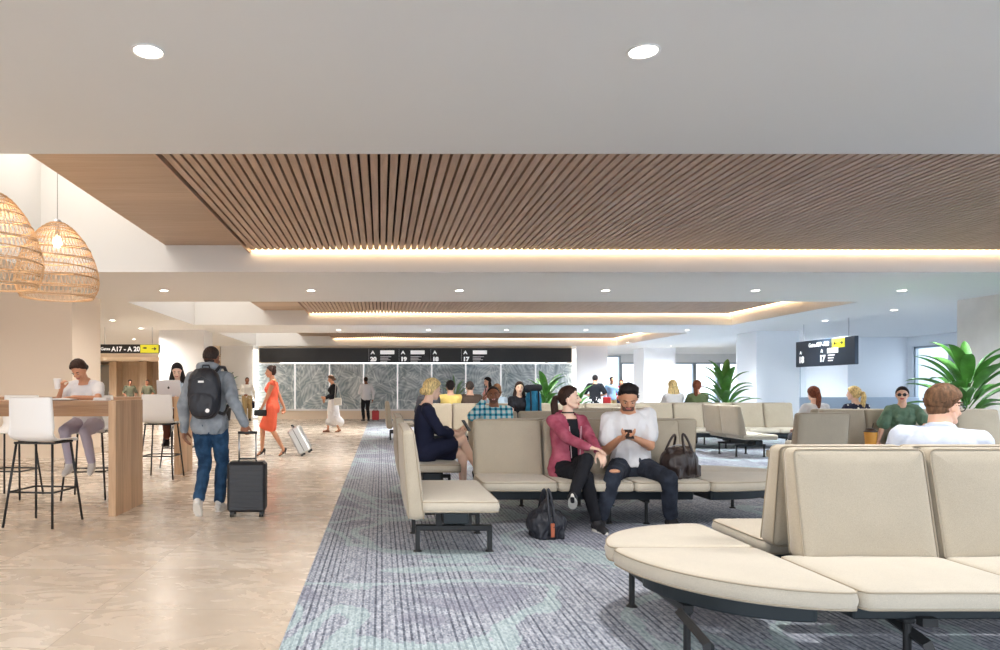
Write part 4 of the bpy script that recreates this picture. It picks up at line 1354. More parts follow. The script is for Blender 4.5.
        m3 = m2 + (d * .90 + x * .05 + n * .50).normalized() * .024 * k
        mb.capsule(b, .016 * k, m1, .0125 * k, seg=8).capsule(m1, .0118 * k, m2, .0105 * k, seg=8).capsule(m2, .0102 * k, m3, .0085 * k, seg=8)
    def foot_frame(s, sd):
        p = s.p; sg = 1
        yaw = R(p['fy' + sd]); pit = R(p['fp' + sd])
        Rm = Matrix.Rotation(yaw, 3, 'Z') @ Matrix.Rotation(pit, 3, 'X')
        return s.an[sd], Rm
    def head(s, mb):
        c = s.hc; Rh = s.Rh; f = 1.0 if s.sex == 'm' else .95
        g = lambda x, y, z: c + Rh @ V((x * f, y * f, z * f))
        mb.ellipsoid(g(0, .008, .018), (.076 * f, .094 * f, .092 * f), Rh, 22, 16)
        mb.ellipsoid(g(0, -.026, -.030), (.061 * f, .066 * f, .074 * f), Rh, 20, 14)
        jw = .024 if s.sex == 'm' else .018
        mb.capsule(g(-jw, -.058, -.088), .022 * f, g(jw, -.058, -.088), .022 * f)
        for sg in (-1, 1):
            mb.capsule(g(sg * .050, .000, -.050), .020 * f, g(sg * .028, -.052, -.084), .020 * f)
            mb.ellipsoid(g(sg * .078, .010, -.012), (.009, .019, .031), Rh @ Matrix.Rotation(R(sg * 18), 3, 'Z'), 12, 8)
            mb.ellipsoid(g(sg * .036, -.068, -.038), (.020, .018, .018), Rh, 10, 8)
        mb.capsule(g(0, -.088, .006), .008, g(0, -.108, -.028), .0115)
        mb.capsule(g(-.010, -.096, -.034), .0085, g(.010, -.096, -.034), .0085)
        mb.capsule(g(-.022, -.083, .016), .010, g(.022, -.083, .016), .010)
        mb.capsule(g(-.010, -.083, -.060), .0095, g(.010, -.083, -.060), .0095)
        nr = .056 if s.sex == 'm' else .045
        mb.capsule(s.at(.47), nr + .012, g(0, .018, -.045), nr)
    def body(s, shoes_bare=True):
        mb = MB()
        s.torso(mb, -.12, .525, -.004); s.hips(mb, -.004)
        for sd in 'LR':
            s.leg(mb, sd, -.002); s.arm(mb, sd); s.hand(mb, sd)
            a, Rm = s.foot_frame(sd)
            k = .92 if s.sex == 'f' else 1
            mb.capsule(a + Rm @ V((0, .02, -.045)) * k, .032, a + Rm @ V((0, -.10, -.055)) * k, .026)
            mb.capsule(a + Rm @ V((-.012, -.08, -.058)) * k, .022, a + Rm @ V((-.006, -.15, -.063)) * k, .017)
            mb.capsule(a + Rm @ V((.016, -.08, -.060)) * k, .020, a + Rm @ V((.014, -.13, -.065)) * k, .015)
            mb.capsule(a, .034, a + Rm @ V((0, -.01, -.03)) * k, .034)
        s.head(mb)
        s.bodyo = remesh_build(mb, 'body', SKIN[s.skin], s.root, s.vox, 2)
        return s
    # ---------------- face details
    def face(s, smile=False, glasses=None, beard=False, lips=None, brow=True, closed=False):
        c = s.hc; Rh = s.Rh; f = 1.0 if s.sex == 'm' else .95
        g = lambda x, y, z: c + Rh @ V((x * f, y * f, z * f))
        e = MB()
        for sg in (-1, 1):
            e.ellipsoid(g(sg * .031, -.0835, -.004), (.0125, .008, .0048), Rh, 12, 8, 0)
            e.ellipsoid(g(sg * .031, -.089, -.004), (.0065, .004, .0055), Rh, 10, 6, 1)
        e.build('eyes', [EYEW, EYED], s.root, smooth=True)
        b = MB()
        for sg in (-1, 1):
            b.capsule(g(sg * .018, -.0925, .018), .0038, g(sg * .034, -.092, .022), .0042, seg=6); b.capsule(g(sg * .034, -.092, .022), .004, g(sg * .048, -.083, .018), .0025, seg=6)
        b.build('eyebrows', BROW, s.root, smooth=True)
        l = MB()
        if smile:
            l.capsule(g(-.024, -.084, -.055), .0045, g(0, -.093, -.061), .0045, seg=8).capsule(g(.024, -.084, -.055), .0045, g(0, -.093, -.061), .0045, seg=8)
            MB().box(-.017, .017, -.094, -.088, -.0635, -.0565, M=Matrix.Translation(c) @ Rh.to_4x4()).build('teeth', TEETH, s.root)
        l.capsule(g(-.020, -.088, -.058), .0052, g(.020, -.088, -.058), .0052, seg=8).capsule(g(-.014, -.0885, -.067), .0058, g(.014, -.0885, -.067), .0058, seg=8)
        l.build('lips', lips or LIP, s.root, smooth=True)
        if glasses:
            gl = MB()
            for sg in (-1, 1):
                if glasses == 'sun': gl.ellipsoid(g(sg * .031, -.098, -.005), (.025, .004, .021), Rh, 14, 8, 0)
                else: gl.tube([g(sg * .031 + .024 * math.cos(q * PI / 8), -.098, -.005 + .018 * math.sin(q * PI / 8)) for q in range(16)], .0025, 5, True)
                gl.tube([g(sg * .055, -.094, .004), g(sg * .078, -.04, .004), g(sg * .084, .012, .0)], .0028, 6, mi=0)
            gl.tube([g(-.010, -.101, .002), g(0, -.104, .004), g(.010, -.101, .002)], .003, 6)
            gl.build('sunglasses' if glasses == 'sun' else 'glasses', LENS, s.root, smooth=True)
        if beard:
            def fn(d):
                # jaw shell
                k = 1.03 if (d.z < -.12 and d.y < .45) else .9
                if d.z > -.35 and abs(d.x) < .45 and d.y < 0: k = .9
                return k
            mb = MB().ellipsoid(g(0, -.026, -.040), (.062 * f, .068 * f, .076 * f), Rh, 40, 30, fn=fn)
            mb.capsule(g(-.03, -.060, -.085), .0225, g(.03, -.060, -.085), .0225)
            mb.capsule(g(-.022, -.090, -.048), .004, g(.022, -.090, -.048), .004)
            mb.build('beard', STUB, s.root, smooth=True)
        return s
    # ---------------- hair
    def hair(s, color, style='short', part=0, thick=.012, plen=1.0):
        c = s.hc; Rh = s.Rh; f = 1.0 if s.sex == 'm' else .95
        g = lambda x, y, z: c + Rh @ V((x * f, y * f, z * f))
        sd = s.seed
        front = {'short': .70, 'buzz': .66, 'long': .58, 'tied': .58, 'quiff': .74}.get(style, .58)
        low = {'short': -.42, 'buzz': -.40, 'quiff': -.38}.get(style, -.62)
        tk = {'buzz': .004, 'short': .012, 'quiff': .013, 'tied': .009, 'long': .015, 'bun': .016, 'pony': .014, 'highbun': .012, 'bob': .016}.get(style, thick)
        def fn(d):
            # d in head frame, -y = face
            fy = -d.y
            line = low + (front - low) * max(0, min(1, (fy + .15) / .95)) ** (.8)
            if fy > .1: line = max(line, low + (front - low) * min(1, (fy) / .75))
            m_ = max(0, min(1, (d.z - line) / .10))
            if style in ('short', 'quiff', 'long', 'pony', 'bun', 'bob'): line += .10 * noise.noise(V((d.x * 12 + sd, d.y * 12, 0))); m_ = max(0, min(1, (d.z - line) / .10))
            t = tk * ((.35 + .65 * max(0, min(1, (d.z + .1) / .6))) if style in ('short', 'quiff') else 1) * (1 + .9 * max(0, d.z) * (1.2 if style in ('short', 'quiff') else .6))
            if style == 'quiff' and fy > .1 and d.z > .45: t += .020 * min(1, (d.z - .45) / .2)
            nz = noise.noise(V((d.x * 9 + sd, d.y * 9, d.z * 3))) * .5 + noise.noise(V((d.x * 24 + sd, d.y * 24, d.z * 8))) * .22
            t *= 1 + (.35 * nz if style != 'buzz' else 0)
            return (1 + t / .09) if m_ >= 1 else (.93 + (m_) * (.07 + t / .09))
        mb = MB().ellipsoid(g(0, .008, .016), (.0785 * f, .0965 * f, .0945 * f), Rh, 48, 36, fn=fn)
        if style in ('short', 'quiff', 'buzz'):
            e_ = .003 if style == 'buzz' else .008
            mb.ellipsoid(g(0, .036, -.022), ((.055 + e_) * f, (.052 + e_) * f, (.050 + e_) * f), Rh, 28, 20, fn=lambda d: 1 + (0 if style == 'buzz' else .05) * noise.noise(V((d.x * 14 + sd, d.y * 14, d.z * 5))))
        if style in ('short', 'quiff'):
            rn = random.Random(int(sd * 10))
            for q in range(260):
                a_ = rn.uniform(0, 2 * PI); zz = rn.uniform(-.1, 1.0); rr_ = math.sqrt(1 - zz * zz)
                d = V((rr_ * math.cos(a_), rr_ * math.sin(a_), zz))
                if -d.y > .25 and d.z < .72: continue
                b0 = g(d.x * .080, .008 + d.y * .098, .016 + d.z * .100)
                up_ = (Rh @ (d * .6 + V((rn.uniform(-.5, .5), -.7 + rn.uniform(-.3, .3), .3)))).normalized()
                mb.capsule(b0, .007, b0 + up_ * rn.uniform(.012, .026), .002, seg=5, hs=1)
        if style in ('tied', 'long', 'bun', 'pony', 'highbun', 'bob'):
            # smooth volume at the back of the head
            mb.ellipsoid(g(0, .036, .004), (.080 * f, .078 * f, .086 * f), Rh, 24, 18)
        if style == 'bun':
            mb.ellipsoid(g(0, .110, -.040), (.048, .038, .040), Rh, 16, 12, fn=lambda d: 1 + .08 * noise.noise(d * 4))
            mb.capsule(g(0, .07, -.03), .05, g(0, .10, -.035), .036)
        if style == 'highbun':
            mb.ellipsoid(g(0, .085, .088), (.038, .034, .036), Rh, 16, 12, fn=lambda d: 1 + .12 * noise.noise(d * 4))
            mb.capsule(g(0, .05, .05), .05, g(0, .08, .08), .026)
        if style == 'pony':
            up = V((0, 0, 1))
            a = g(0, .100, .020); pts = [a, a + Rh @ V((0, .045, -.01)), a + Rh @ V((0, .055, 0)) - up * .07, a + Rh @ V((0, .04, 0)) - up * .17 * plen, a + Rh @ V((0, .03, 0)) - up * .27 * plen, a + Rh @ V((0, .02, 0)) - up * .35 * plen]
            mb.chain(pts, [.022, .028, .036, .036, .028, .010])
        if style == 'long':
            up = V((0, 0, 1)); F = s.frame(.5)
            for k in range(-3, 4):
                a = g(k * .021, .075 - abs(k) * .012, .0)
                mb.chain([a, a - up * .12 + F @ V((k * .010, .015, 0)), a - up * .24 + F @ V((k * .014, .02, 0)), a - up * .33 + F @ V((k * .008, .015, 0))], [.030, .032, .028, .010])
            for sg in (-1, 1):
                a = g(sg * .068, .012, .01); mb.chain([a, a - up * .10 + Rh @ V((sg * .010, 0, 0)), a - up * .19 + Rh @ V((sg * .006, -.005, 0))], [.020, .022, .010])
        if style == 'bob':
            up = V((0, 0, 1))
            for sg in (-1, 1):
                a = g(sg * .066, .015, .02); mb.chain([a, a - up * .08 + Rh @ V((sg * .012, 0, 0)), a - up * .14], [.022, .024, .012])
            mb.chain([g(0, .07, 0), g(0, .075, -.09)], [.055, .045])
        mb.build('hair', HAIR[color], s.root, smooth=True)
        return s
    # ---------------- garments
    def garment(s, name, m, t0=-.10, t1=.495, sleeves=.42, inf=.012, sf=.012, vox=None, hips=False, wr=.005, cut=None, solid=0, extra=None, lo=None):
        mb = MB(); s.torso(mb, t0, t1, inf, lo)
        if hips: s.hips(mb, inf)
        if sleeves:
            for sd in 'LR': s.arm(mb, sd, inf * .9, sleeves, sf if sleeves < .5 else 0)
        if extra: extra(mb)
        return remesh_build(mb, name, m, s.root, vox or s.vox, 3, wr, 9, cut, s.seed, solid)
    def trousers(s, name, m, f=.97, inf=.010, t1=.08, ank=None, wr=.006, flare=.006):
        mb = MB(); s.torso(mb, -.12, t1, inf); s.hips(mb, inf)
        for sd in 'LR': s.leg(mb, sd, inf, f, flare, ank)
        return remesh_build(mb, name, m, s.root, s.vox, 3, wr, 11, None, s.seed + 4)
    def skirt(s, name, m, f=.40, inf=.02, t1=.10, join=True, flare=.01, extra=None, wr=.004):
        """skirt or the lower part of a dress, wrapped round both thighs; returns an adder too"""
        mb = MB(); s.skirt_add(mb, f, inf, t1, flare)
        if extra: extra(mb)
        return remesh_build(mb, name, m, s.root, s.vox, 4, wr, 9, None, s.seed)
    def skirt_add(s, mb, f=.40, inf=.02, t1=.10, flare=.01):
        s.torso(mb, -.12, t1, inf); s.hips(mb, inf)
        q = min(1, f / .5)
        eL = s.hj['L'] + (s.kn['L'] - s.hj['L']) * q; eR = s.hj['R'] + (s.kn['R'] - s.hj['R']) * q
        for sd in 'LR': s.leg(mb, sd, inf, min(f, .5), flare)
        for k in range(1, 6):
            u = k / 6
            mb.capsule(s.hj['L'].lerp(s.hj['R'], u), .086 + inf, eL.lerp(eR, u), .062 + inf + flare)
        return mb
    def shoes(s, m, solem, kind='sneaker'):
        for sd in 'LR':
            a, Rm = s.foot_frame(sd); k = .93 if s.sex == 'f' else 1.02
            T = lambda x, y, z: a + Rm @ V((x * k, y * k, z * k))
            if kind == 'sneaker':
                mb = MB()
                mb.capsule(T(0, .030, -.040), .038, T(0, -.07, -.045), .040).capsule(T(0, -.07, -.048), .042, T(.0, -.150, -.060), .033)
                mb.capsule(T(0, .005, .010), .044, T(0, -.03, -.03), .046)
                mb.capsule(T(0, -.03, -.020), .036, T(0, -.10, -.048), .030)
                o = remesh_build(mb, 'shoe', m, s.root, max(.006, s.vox * .8), 3)
                so = MB(); pts = []
                for i in range(28):
                    t = 2 * PI * i / 28
                    y = -.062 + .130 * math.cos(t); w = .040 + .010 * math.cos(t); pts.append((w * math.sin(t), y))
                n = len(pts); vs = []
                for (z, e) in ((-.088, .94), (-.083, 1.0), (-.066, 1.0), (-.060, .96)):
                    vs += [T(x * e, (y + .062) * e - .062, z) for x, y in pts]
                fs = [tuple(range(n)), tuple(3 * n + i for i in range(n))[::-1]]
                for q in range(3):
                    for i in range(n): fs.append((q * n + i, q * n + (i + 1) % n, (q + 1) * n + (i + 1) % n, (q + 1) * n + i))
                so.add(vs, fs).build('sole', solem, o, smooth=False)
            elif kind == 'heel':
                mb = MB().capsule(T(0, .022, -.042), .034, T(0, -.06, -.062), .026).capsule(T(0, -.06, -.062), .034, T(0, -.155, -.074), .014)
                o = remesh_build(mb, 'shoe', m, s.root, s.vox * .7, 2)
                MB().capsule(T(0, .04, -.05), .014, T(0, .045, -.02) + V((0, 0, -.115)), .006, seg=8).build('heel', m, o, smooth=True)
            else:
                mb = MB().capsule(T(0, .025, -.062), .034, T(0, -.14, -.066), .030).capsule(T(-.02, -.06, -.038), .012, T(.02, -.06, -.038), .012)
                remesh_build(mb, 'shoe', m, s.root, s.vox * .7, 2)
        return s

def seated(**k):
    p = dict(hip=(0, 0, .545), pel=-8, chest=6, handL=(.14, -.34, .62), handR=(-.14, -.34, .62), elbL=(.5, .1, .6), elbR=(-.5, .1, .6),
             dirL=(-.3, -1, -.1), dirR=(.3, -1, -.1), nL=(0, 0, -1), nR=(0, 0, -1), curlL=15, curlR=15,
             footL=(.13, -.46, .085), footR=(-.13, -.46, .085), kneeL=(.14, -1, 1.0), kneeR=(-.14, -1, 1.0))
    p.update(k); return p
# ================================================================== clothing materials
def cloth(name, rgb, **k): return mat('cloth_' + name, rgb, .85, spec=.2, bump=.25, bscale=180, **k)
C = {}
for nm, rgb in dict(white=(220, 220, 222), offwhite=(228, 224, 216), grey=(142, 148, 154), denim=(40, 66, 96), denimblack=(42, 46, 56), black=(30, 31, 36), navy=(34, 38, 60),
                    pink=(178, 74, 98), orange=(244, 112, 84), lavender=(186, 180, 196), khaki=(168, 146, 106), yellow=(240, 216, 132), brown=(92, 78, 70), greyd=(92, 92, 98),
                    blue=(150, 184, 216), lblue=(196, 216, 232), green=(112, 138, 116), olive=(104, 118, 82), red=(190, 52, 54), rose=(222, 170, 170), camo=(84, 84, 68), shirtblue=(200, 208, 224), darkbrown=(98, 62, 50), teal=(30, 92, 120)).items():
    C[nm] = cloth(nm, rgb)
# wash on the jeans
def denim(name, c1, c2):
    m = cloth(name, c1); g = N(m); v = g.obj((1, 1, 1)); a = g.noise(v, 9, 4)
    g.l(g.ramp(a.outputs[0], [(.35, c1), (.7, c2)]), g.P.inputs['Base Color']); return m
C['denim'] = denim('blue_denim', (28, 52, 78), (52, 86, 120)); C['denimblack'] = denim('black_denim', (36, 40, 50), (58, 64, 76))
C['pink'] = denim('pink_melange', (150, 64, 86), (186, 104, 122)); C['grey'] = denim('grey_melange', (126, 134, 142), (158, 164, 170))
# plaid
m = cloth('plaid', (90, 170, 190)); g = N(m); t = g.n('TexCoord'); sp = g.n('SeparateXYZ'); g.l(t.outputs['Object'], sp.inputs[0])
px1 = g.math('FRACT', g.math('MULTIPLY', sp.outputs[0], 14)); pz1 = g.math('FRACT', g.math('MULTIPLY', sp.outputs[2], 14))
a = g.math('LESS_THAN', px1, .42); b = g.math('LESS_THAN', pz1, .42); s_ = g.math('MULTIPLY', g.math('ADD', a, b), .5)
g.l(g.ramp(s_, [(0, (222, 236, 236)), (.4, (96, 182, 200)), (.9, (30, 96, 130))], 'CONSTANT'), g.P.inputs['Base Color']); C['plaid'] = m
# floral navy
m = cloth('floral', (44, 48, 70)); g = N(m); v = g.obj((1, 1, 1)); vo = g.n('TexVoronoi'); vo.inputs['Scale'].default_value = 16; g.l(v, vo.inputs['Vector'])
g.l(g.ramp(vo.outputs['Distance'], [(0, (236, 232, 226)), (.24, (230, 222, 214)), (.28, (44, 48, 70))]), g.P.inputs['Base Color']); C['floral'] = m
# tropical sheen green dress
C['green'] = denim('green_crepe', (92, 122, 100), (124, 150, 128))
SOLEW = mat('sole_white', (226, 222, 214), .7); SHOEB = mat('shoe_black', (34, 34, 38), .6); SHOEW = mat('shoe_white', (214, 210, 204), .6)

def aw(px_, d): return (px_ - 381) * d / 700.0
def phone(label, loc, rot=(0, 0, 0)):
    t = empty('phone', loc, 0, label, 'phone'); t.rotation_euler = rot
    MB().box(-.037, .037, -.005, .005, -.075, .075, b=.004).build('phone_case', M['black'], t)
    MB().box(-.033, .033, -.0065, -.005, -.070, .070).build('screen', mat('phone_screen', (30, 34, 42), .1), t)

# ------------------------------------------------ man with the backpack (walking away)
h = Human('man in grey hoodie and blue jeans walking away with a black backpack', (-1.775, 7.25, 0), R(176), 1.02, 'm', 'brown', .008,
          dict(hip=(0, 0, .915), chest=3, hp=2, hy=-14, handR=(-.40, .14, .915), elbR=(-.35, .7, 1.1), dirR=(.05, 0, -1), nR=(0, -1, 0), curlR=55,
               handL=(.27, -.02, .84), elbL=(.35, .6, 1.1), dirL=(0, -.1, -1), footL=(.04, .23, .155), fpL=52, fyL=5, footR=(-.07, -.10, .085), kneeL=(.06, -1, .4)))
h.body(); h.hair('shaved', 'buzz'); h.face()
def hood(mb):
    F = h.frame(.48); c = h.at(.50)
    pts = [c + F @ V((.095 * math.cos(a), .045 + .080 * math.sin(a), .045 + .015 * math.sin(a))) for a in [R(q) for q in range(-20, 201, 20)]]
    mb.chain(pts, [.030 + .018 * math.sin(R(q) if q > 0 else 0) for q in range(-20, 201, 20)])
    mb.ellipsoid(c + F @ V((0, .105, -.03)), (.095, .045, .075))
h.garment('hoodie', C['grey'], -.11, .505, 1.0, .016, hips=True, extra=hood, wr=.008)
h.trousers('jeans', C['denim'], .96, .008, ank=.046, wr=.007); h.shoes(SHOEW, SOLEW)
bp = empty('backpack', (-1.755, 7.25, -.03), R(176), 'black backpack worn by the walking man in the grey hoodie', 'backpack', scale=1.02)
mb = MB(); mb.ellipsoid((0, .225, 1.24), (.160, .105, .255), seg=28, rg=20, fn=lambda d: .98 / max(.6, (abs(d.x) ** 3 + abs(d.y) ** 3 + abs(d.z) ** 3) ** (1 / 3)))
mb.ellipsoid((0, .300, 1.13), (.125, .05, .125), seg=20, rg=14, fn=lambda d: .98 / max(.6, (abs(d.x) ** 3 + abs(d.y) ** 3 + abs(d.z) ** 3) ** (1 / 3)))
remesh_build(mb, 'pack_body', bagm, bp, .008, 4, .005, 12, seed=4)
for sg in (-1, 1):
    MB().tube([(sg * .085, .15, 1.45), (sg * .105, .08, 1.505), (sg * .125, -.02, 1.505), (sg * .135, -.115, 1.43), (sg * .14, -.150, 1.30), (sg * .15, -.10, 1.12), (sg * .15, .08, 1.03), (sg * .13, .16, 1.05)], .017, 6).build('shoulder_strap', bagm, bp, smooth=True)
MB().tube([(-.115, .285, 1.29), (-.08, .318, 1.37), (0, .328, 1.41), (.08, .318, 1.37), (.115, .285, 1.29)], .005, 5).build('zip', mat('zip_grey', (70, 72, 76), .4, .5), bp, smooth=True)
MB().box(-.028, .028, .331, .335, 1.345, 1.365).ellipsoid((-.068, .348, 1.075), (.022, .003, .020)).build('white_badges', M['white'], bp)
MB().tube([(-.04, .17, 1.48), (-.03, .18, 1.52), (.03, .18, 1.52), (.04, .17, 1.48)], .008, 6).build('top_loop', bagm, bp)

# ------------------------------------------------ woman reading at the bar table
h = Human('woman in white t-shirt and lavender leggings reading at the bar table with a cup', (-3.42, 8.14, 0), R(4), 1.0, 'f', 'tan', .009,
          dict(hip=(0, .02, .885), pel=4, chest=16, hy=-16, hp=38, hr=-6, handR=(-.20, -.24, 1.265), elbR=(-.45, -.2, .9), dirR=(.1, -.25, 1), nR=(.8, -.4, 0), curlR=38,
               handL=(.02, -.42, 1.19), elbL=(.6, -.2, 1.0), dirL=(-1, -.25, 0), nL=(0, 0, -1), curlL=12, shrug=-.01,
               footL=(.13, -.22, .44), footR=(-.10, -.26, .44), kneeL=(.16, -1.5, .9), kneeR=(-.14, -1.5, .9), fpL=18, fpR=18))
h.body(); h.hair('darkbrown', 'bun'); h.face()
h.garment('t_shirt', C['white'], -.10, .462, .30, .012, hips=True, sf=.012); h.trousers('leggings', C['lavender'], .97, .004, wr=.003); h.shoes(SHOEW, SOLEW)
cp = empty('paper_cup', (-3.62, 7.83, 1.28), 0, 'white paper cup held by the woman reading at the bar table', 'cup')
MB().lathe([(.001, 0), (.028, 0), (.040, .105), (.001, .105)], 20).build('cup', M['white'], cp)
MB().lathe([(.001, .118), (.036, .118), (.043, .112), (.043, .102), (.001, .102)], 20).build('lid', M['white'], cp)
# ------------------------------------------------ woman at the laptop
h = Human('woman with black hair in pale blue top behind the silver laptop', (-3.30, 11.40, 0), R(6), 1.05, 'f', 'fair', .011,
          dict(hip=(0, 0, .86), pel=0, chest=12, hp=24, hy=6, handL=(.10, -.42, 1.16), handR=(-.10, -.42, 1.16), elbL=(.5, -.1, .9), elbR=(-.5, -.1, .9), dirL=(-.2, -1, -.1), dirR=(.2, -1, -.1), nL=(0, 0, -1), nR=(0, 0, -1),
               footL=(.08, -.22, .40), footR=(-.12, -.28, .44), kneeL=(.1, -1.5, .9), kneeR=(-.1, -1.5, .9)))
h.body(); h.hair('black', 'long'); h.face(); h.garment('top', C['lblue'], -.10, .475, .95, .012); h.trousers('trousers', C['darkbrown'], .9, .008); h.shoes(SHOEB, SHOEB)

# ------------------------------------------------ woman in the orange dress
h = Human('woman in a fitted orange dress and black heels walking left', (aw(272.5, 13.35), 13.35, 0), R(-84), 1.0, 'f', 'tan', .009,
          dict(hip=(0, 0, .945), pel=0, chest=0, hy=6, hp=3, handL=(.10, -.22, .86), elbL=(.35, .25, 1.0), dirL=(-.3, -.6, -.8), nL=(-.5, .4, 0), curlL=45, handR=(-.22, .24, .86), elbR=(-.5, .3, 1.0), curlR=40,
               footL=(.05, .20, .15), footR=(-.07, -.20, .14), fpL=38, fpR=30, kneeL=(.05, -1, .45), kneeR=(-.05, -1, .5)))
h.body(); h.hair('darkbrown', 'highbun'); h.face()
mb = MB(); h.torso(mb, -.10, .468, .012)
for sd in 'LR': mb.capsule(h.at(.44), .05, h.sh[sd], .056)
h.skirt_add(mb, .46, .012, .1, .006); remesh_build(mb, 'dress', C['orange'], h.root, .009, 3, .004, 9)
h.shoes(SHOEB, SHOEB, 'heel')
cl = empty('clutch_bag', (-2.28, 13.22, .83), R(6), 'small black clutch held by the woman in the orange dress', 'bag')
MB().box(-.12, .12, -.025, .025, -.06, .06, b=.015).build('bag_body', SHOEB, cl); MB().box(-.11, .11, -.03, -.025, -.005, .055, b=.002).build('flap', M['black'], cl)

# ------------------------------------------------ black top, long white skirt
h = Human('woman in black top and long white skirt walking left before the leaf wall', (aw(333, 20.8), 20.8, 0), R(-75), 1.0, 'f', 'tan', .012,
          dict(hy=0, hp=16, handL=(.10, -.24, 1.0), elbL=(.4, .2, 1.0), dirL=(-.2, -1, .3), handR=(-.12, -.24, 1.0), elbR=(-.4, .2, 1.0), footL=(.06, .16, .10), fpL=20, footR=(-.06, -.14, .085)))
h.body(); h.hair('brown', 'bun'); h.garment('top', C['black'], .02, .48, .9, .014)
def flare(mb):
    mb.capsule((0, 0, .86), .15, (0, .03, .36), .20).capsule((-.08, 0, .40), .16, (-.1, -.08, .30), .13).capsule((.05, .05, .40), .18, (.03, .20, .30), .13)
h.skirt('long_skirt', C['white'], .30, .014, .06, extra=flare, wr=.006); h.shoes(mat('sandal', (150, 96, 70), .6), SOLEW, 'flat')
sb = empty('shoulder_bag', (aw(338, 20.6), 20.55, 1.0), R(10), 'cream shoulder bag of the woman in the long white skirt', 'bag')
MB().box(-.11, .11, -.05, .05, -.2, .02, b=.02).build('bag_body', C['offwhite'], sb); MB().tube([(-.09, 0, .01), (-.05, .08, .45), (-.02, .15, .47), (.06, .08, .2), (.09, 0, .01)], .008, 6).build('strap', C['offwhite'], sb)
# ------------------------------------------------ man in white shirt with the red case
h = Human('man in white shirt and dark trousers standing far off by the leaf wall', (aw(366, 28.0), 28.0, 0), R(200), 1.04, 'm', 'brown', .014,
          dict(hy=0, handL=(.15, -.24, 1.05), dirL=(0, -1, 0), handR=(-.28, 0, .84)))
h.body(); h.hair('black', 'buzz'); h.garment('shirt', C['white'], -.12, .495, .95, .018, hips=True); h.trousers('trousers', C['black']); h.shoes(SHOEB, SHOEB)
# ------------------------------------------------ man in khaki
h = Human('man in white shirt and khaki trousers holding a dark blue bag by the left pillar', (aw(247, 28.1), 28.1, 0), R(20), 1.03, 'm', 'brown', .014,
          dict(handL=(.28, -.10, .88), handR=(-.12, -.22, 1.0), dirR=(.3, -1, 0), footL=(.12, .12, .1), footR=(-.1, -.1, .085)))
h.body(); h.hair('black', 'buzz'); h.garment('shirt', C['offwhite'], -.08, .495, .8, .018); h.trousers('khaki_trousers', C['khaki'], inf=.02); h.shoes(SHOEB, SHOEB)
nb_ = empty('tote_bag', (aw(251.0, 28.2), 28.2, .50), 0, 'dark blue tote bag hanging from the hand of the man in khaki', 'bag')
MB().box(-.16, .16, -.05, .05, 0, .30, b=.02).build('bag_body', C['navy'], nb_); MB().tube([(-.09, 0, .29), (-.05, 0, .37), (.05, 0, .37), (.09, 0, .29)], .01, 6).build('handle', C['navy'], nb_)
# ------------------------------------------------ two people in the corridor
for px_, lb, rz in ((130, 'person in olive shirt standing in the wood lined corridor, left of the two', 30), (147.5, 'person in dark olive shirt standing in the wood lined corridor, right of the two', -10)):
    h = Human(lb, (aw(px_, 32.4), 32.4, 0), R(rz), 1.0, 'm', 'brown', .016, dict(handL=(.22, -.10, .95), handR=(-.2, -.15, .95)))
    h.body(); h.hair('black', 'short'); h.garment('shirt', C['camo'], -.12, .495, .5, .02); h.trousers('trousers', C['greyd']); h.shoes(SHOEB, SHOEB)

# ------------------------------------------------ blonde woman in navy
h = Human('blonde woman in navy dress sitting cross legged on the side bench', (.50, 8.12, 0), R(92), 1.08, 'f', 'fair', .009,
          seated(hip=(0, 0, .525), pel=-2, chest=8, hy=22, hp=12, handR=(-.08, -.36, .70), elbR=(-.45, .05, .60), dirR=(.25, -1, .35), nR=(.4, 0, .6), curlR=30,
                 handL=(.06, -.36, .72), elbL=(.45, .1, .6), dirL=(-.4, -1, .2), nL=(-.3, 0, .8), curlL=30,
                 footR=(.08, -.60, .30), kneeR=(-.02, -1.0, 1.2), footL=(-.02, -.42, .085), kneeL=(.05, -1, 1.0), fpR=30))
h.body(); h.hair('blonde', 'bun'); h.face()
mb = MB(); h.torso(mb, -.12, .475, .014); h.skirt_add(mb, .34, .016, .1, .006)
for sd in 'LR': h.arm(mb, sd, .014, .62, .01)
remesh_build(mb, 'dress', C['navy'], h.root, .009, 4, .005, 9); h.shoes(SHOEB, SHOEB, 'heel')
phone('dark phone in the hand of the blonde woman in navy', (.98, 8.06, .86), (R(-35), 0, R(60)))

# ------------------------------------------------ woman in the pink hoodie
h = Human('woman in pink hoodie and black trousers sitting with crossed legs on the island bench', (1.80, 6.72, 0), R(4), 1.0, 'f', 'fair', .0065,
          seated(hip=(0, 0, .53), pel=-12, chest=4, twist=10, hy=52, hp=-4, hr=2, handR=(.05, -.40, .75), elbR=(-.36, .05, .1), dirR=(1, -.35, -.15), nR=(0, 0, -1), curlR=16,
                 handL=(.14, -.44, .69), elbL=(.28, .15, .3), dirL=(.3, -.6, -.8), nL=(0, .5, -.6), curlL=22,
                 footR=(.10, -.46, .085), kneeR=(.14, -1.2, .9), footL=(-.17, -.60, .33), kneeL=(.10, -1.2, 1.3), fyL=-20, fpL=-38, fyR=10))
h.body(); h.hair('darkbrown', 'pony', plen=1.25); h.face()
h.garment('black_top', C['black'], -.10, .470, 0, .005, wr=.001)
def opencut(p):
    # leaves the front open like an unzipped hoodie
    q = h.frame(.3).inverted() @ (p - h.at(.3))
    return -.165 < q.y < -.02 and abs(q.x - .012) < .042 + max(0, q.z - .02) * .10 and q.z < .24
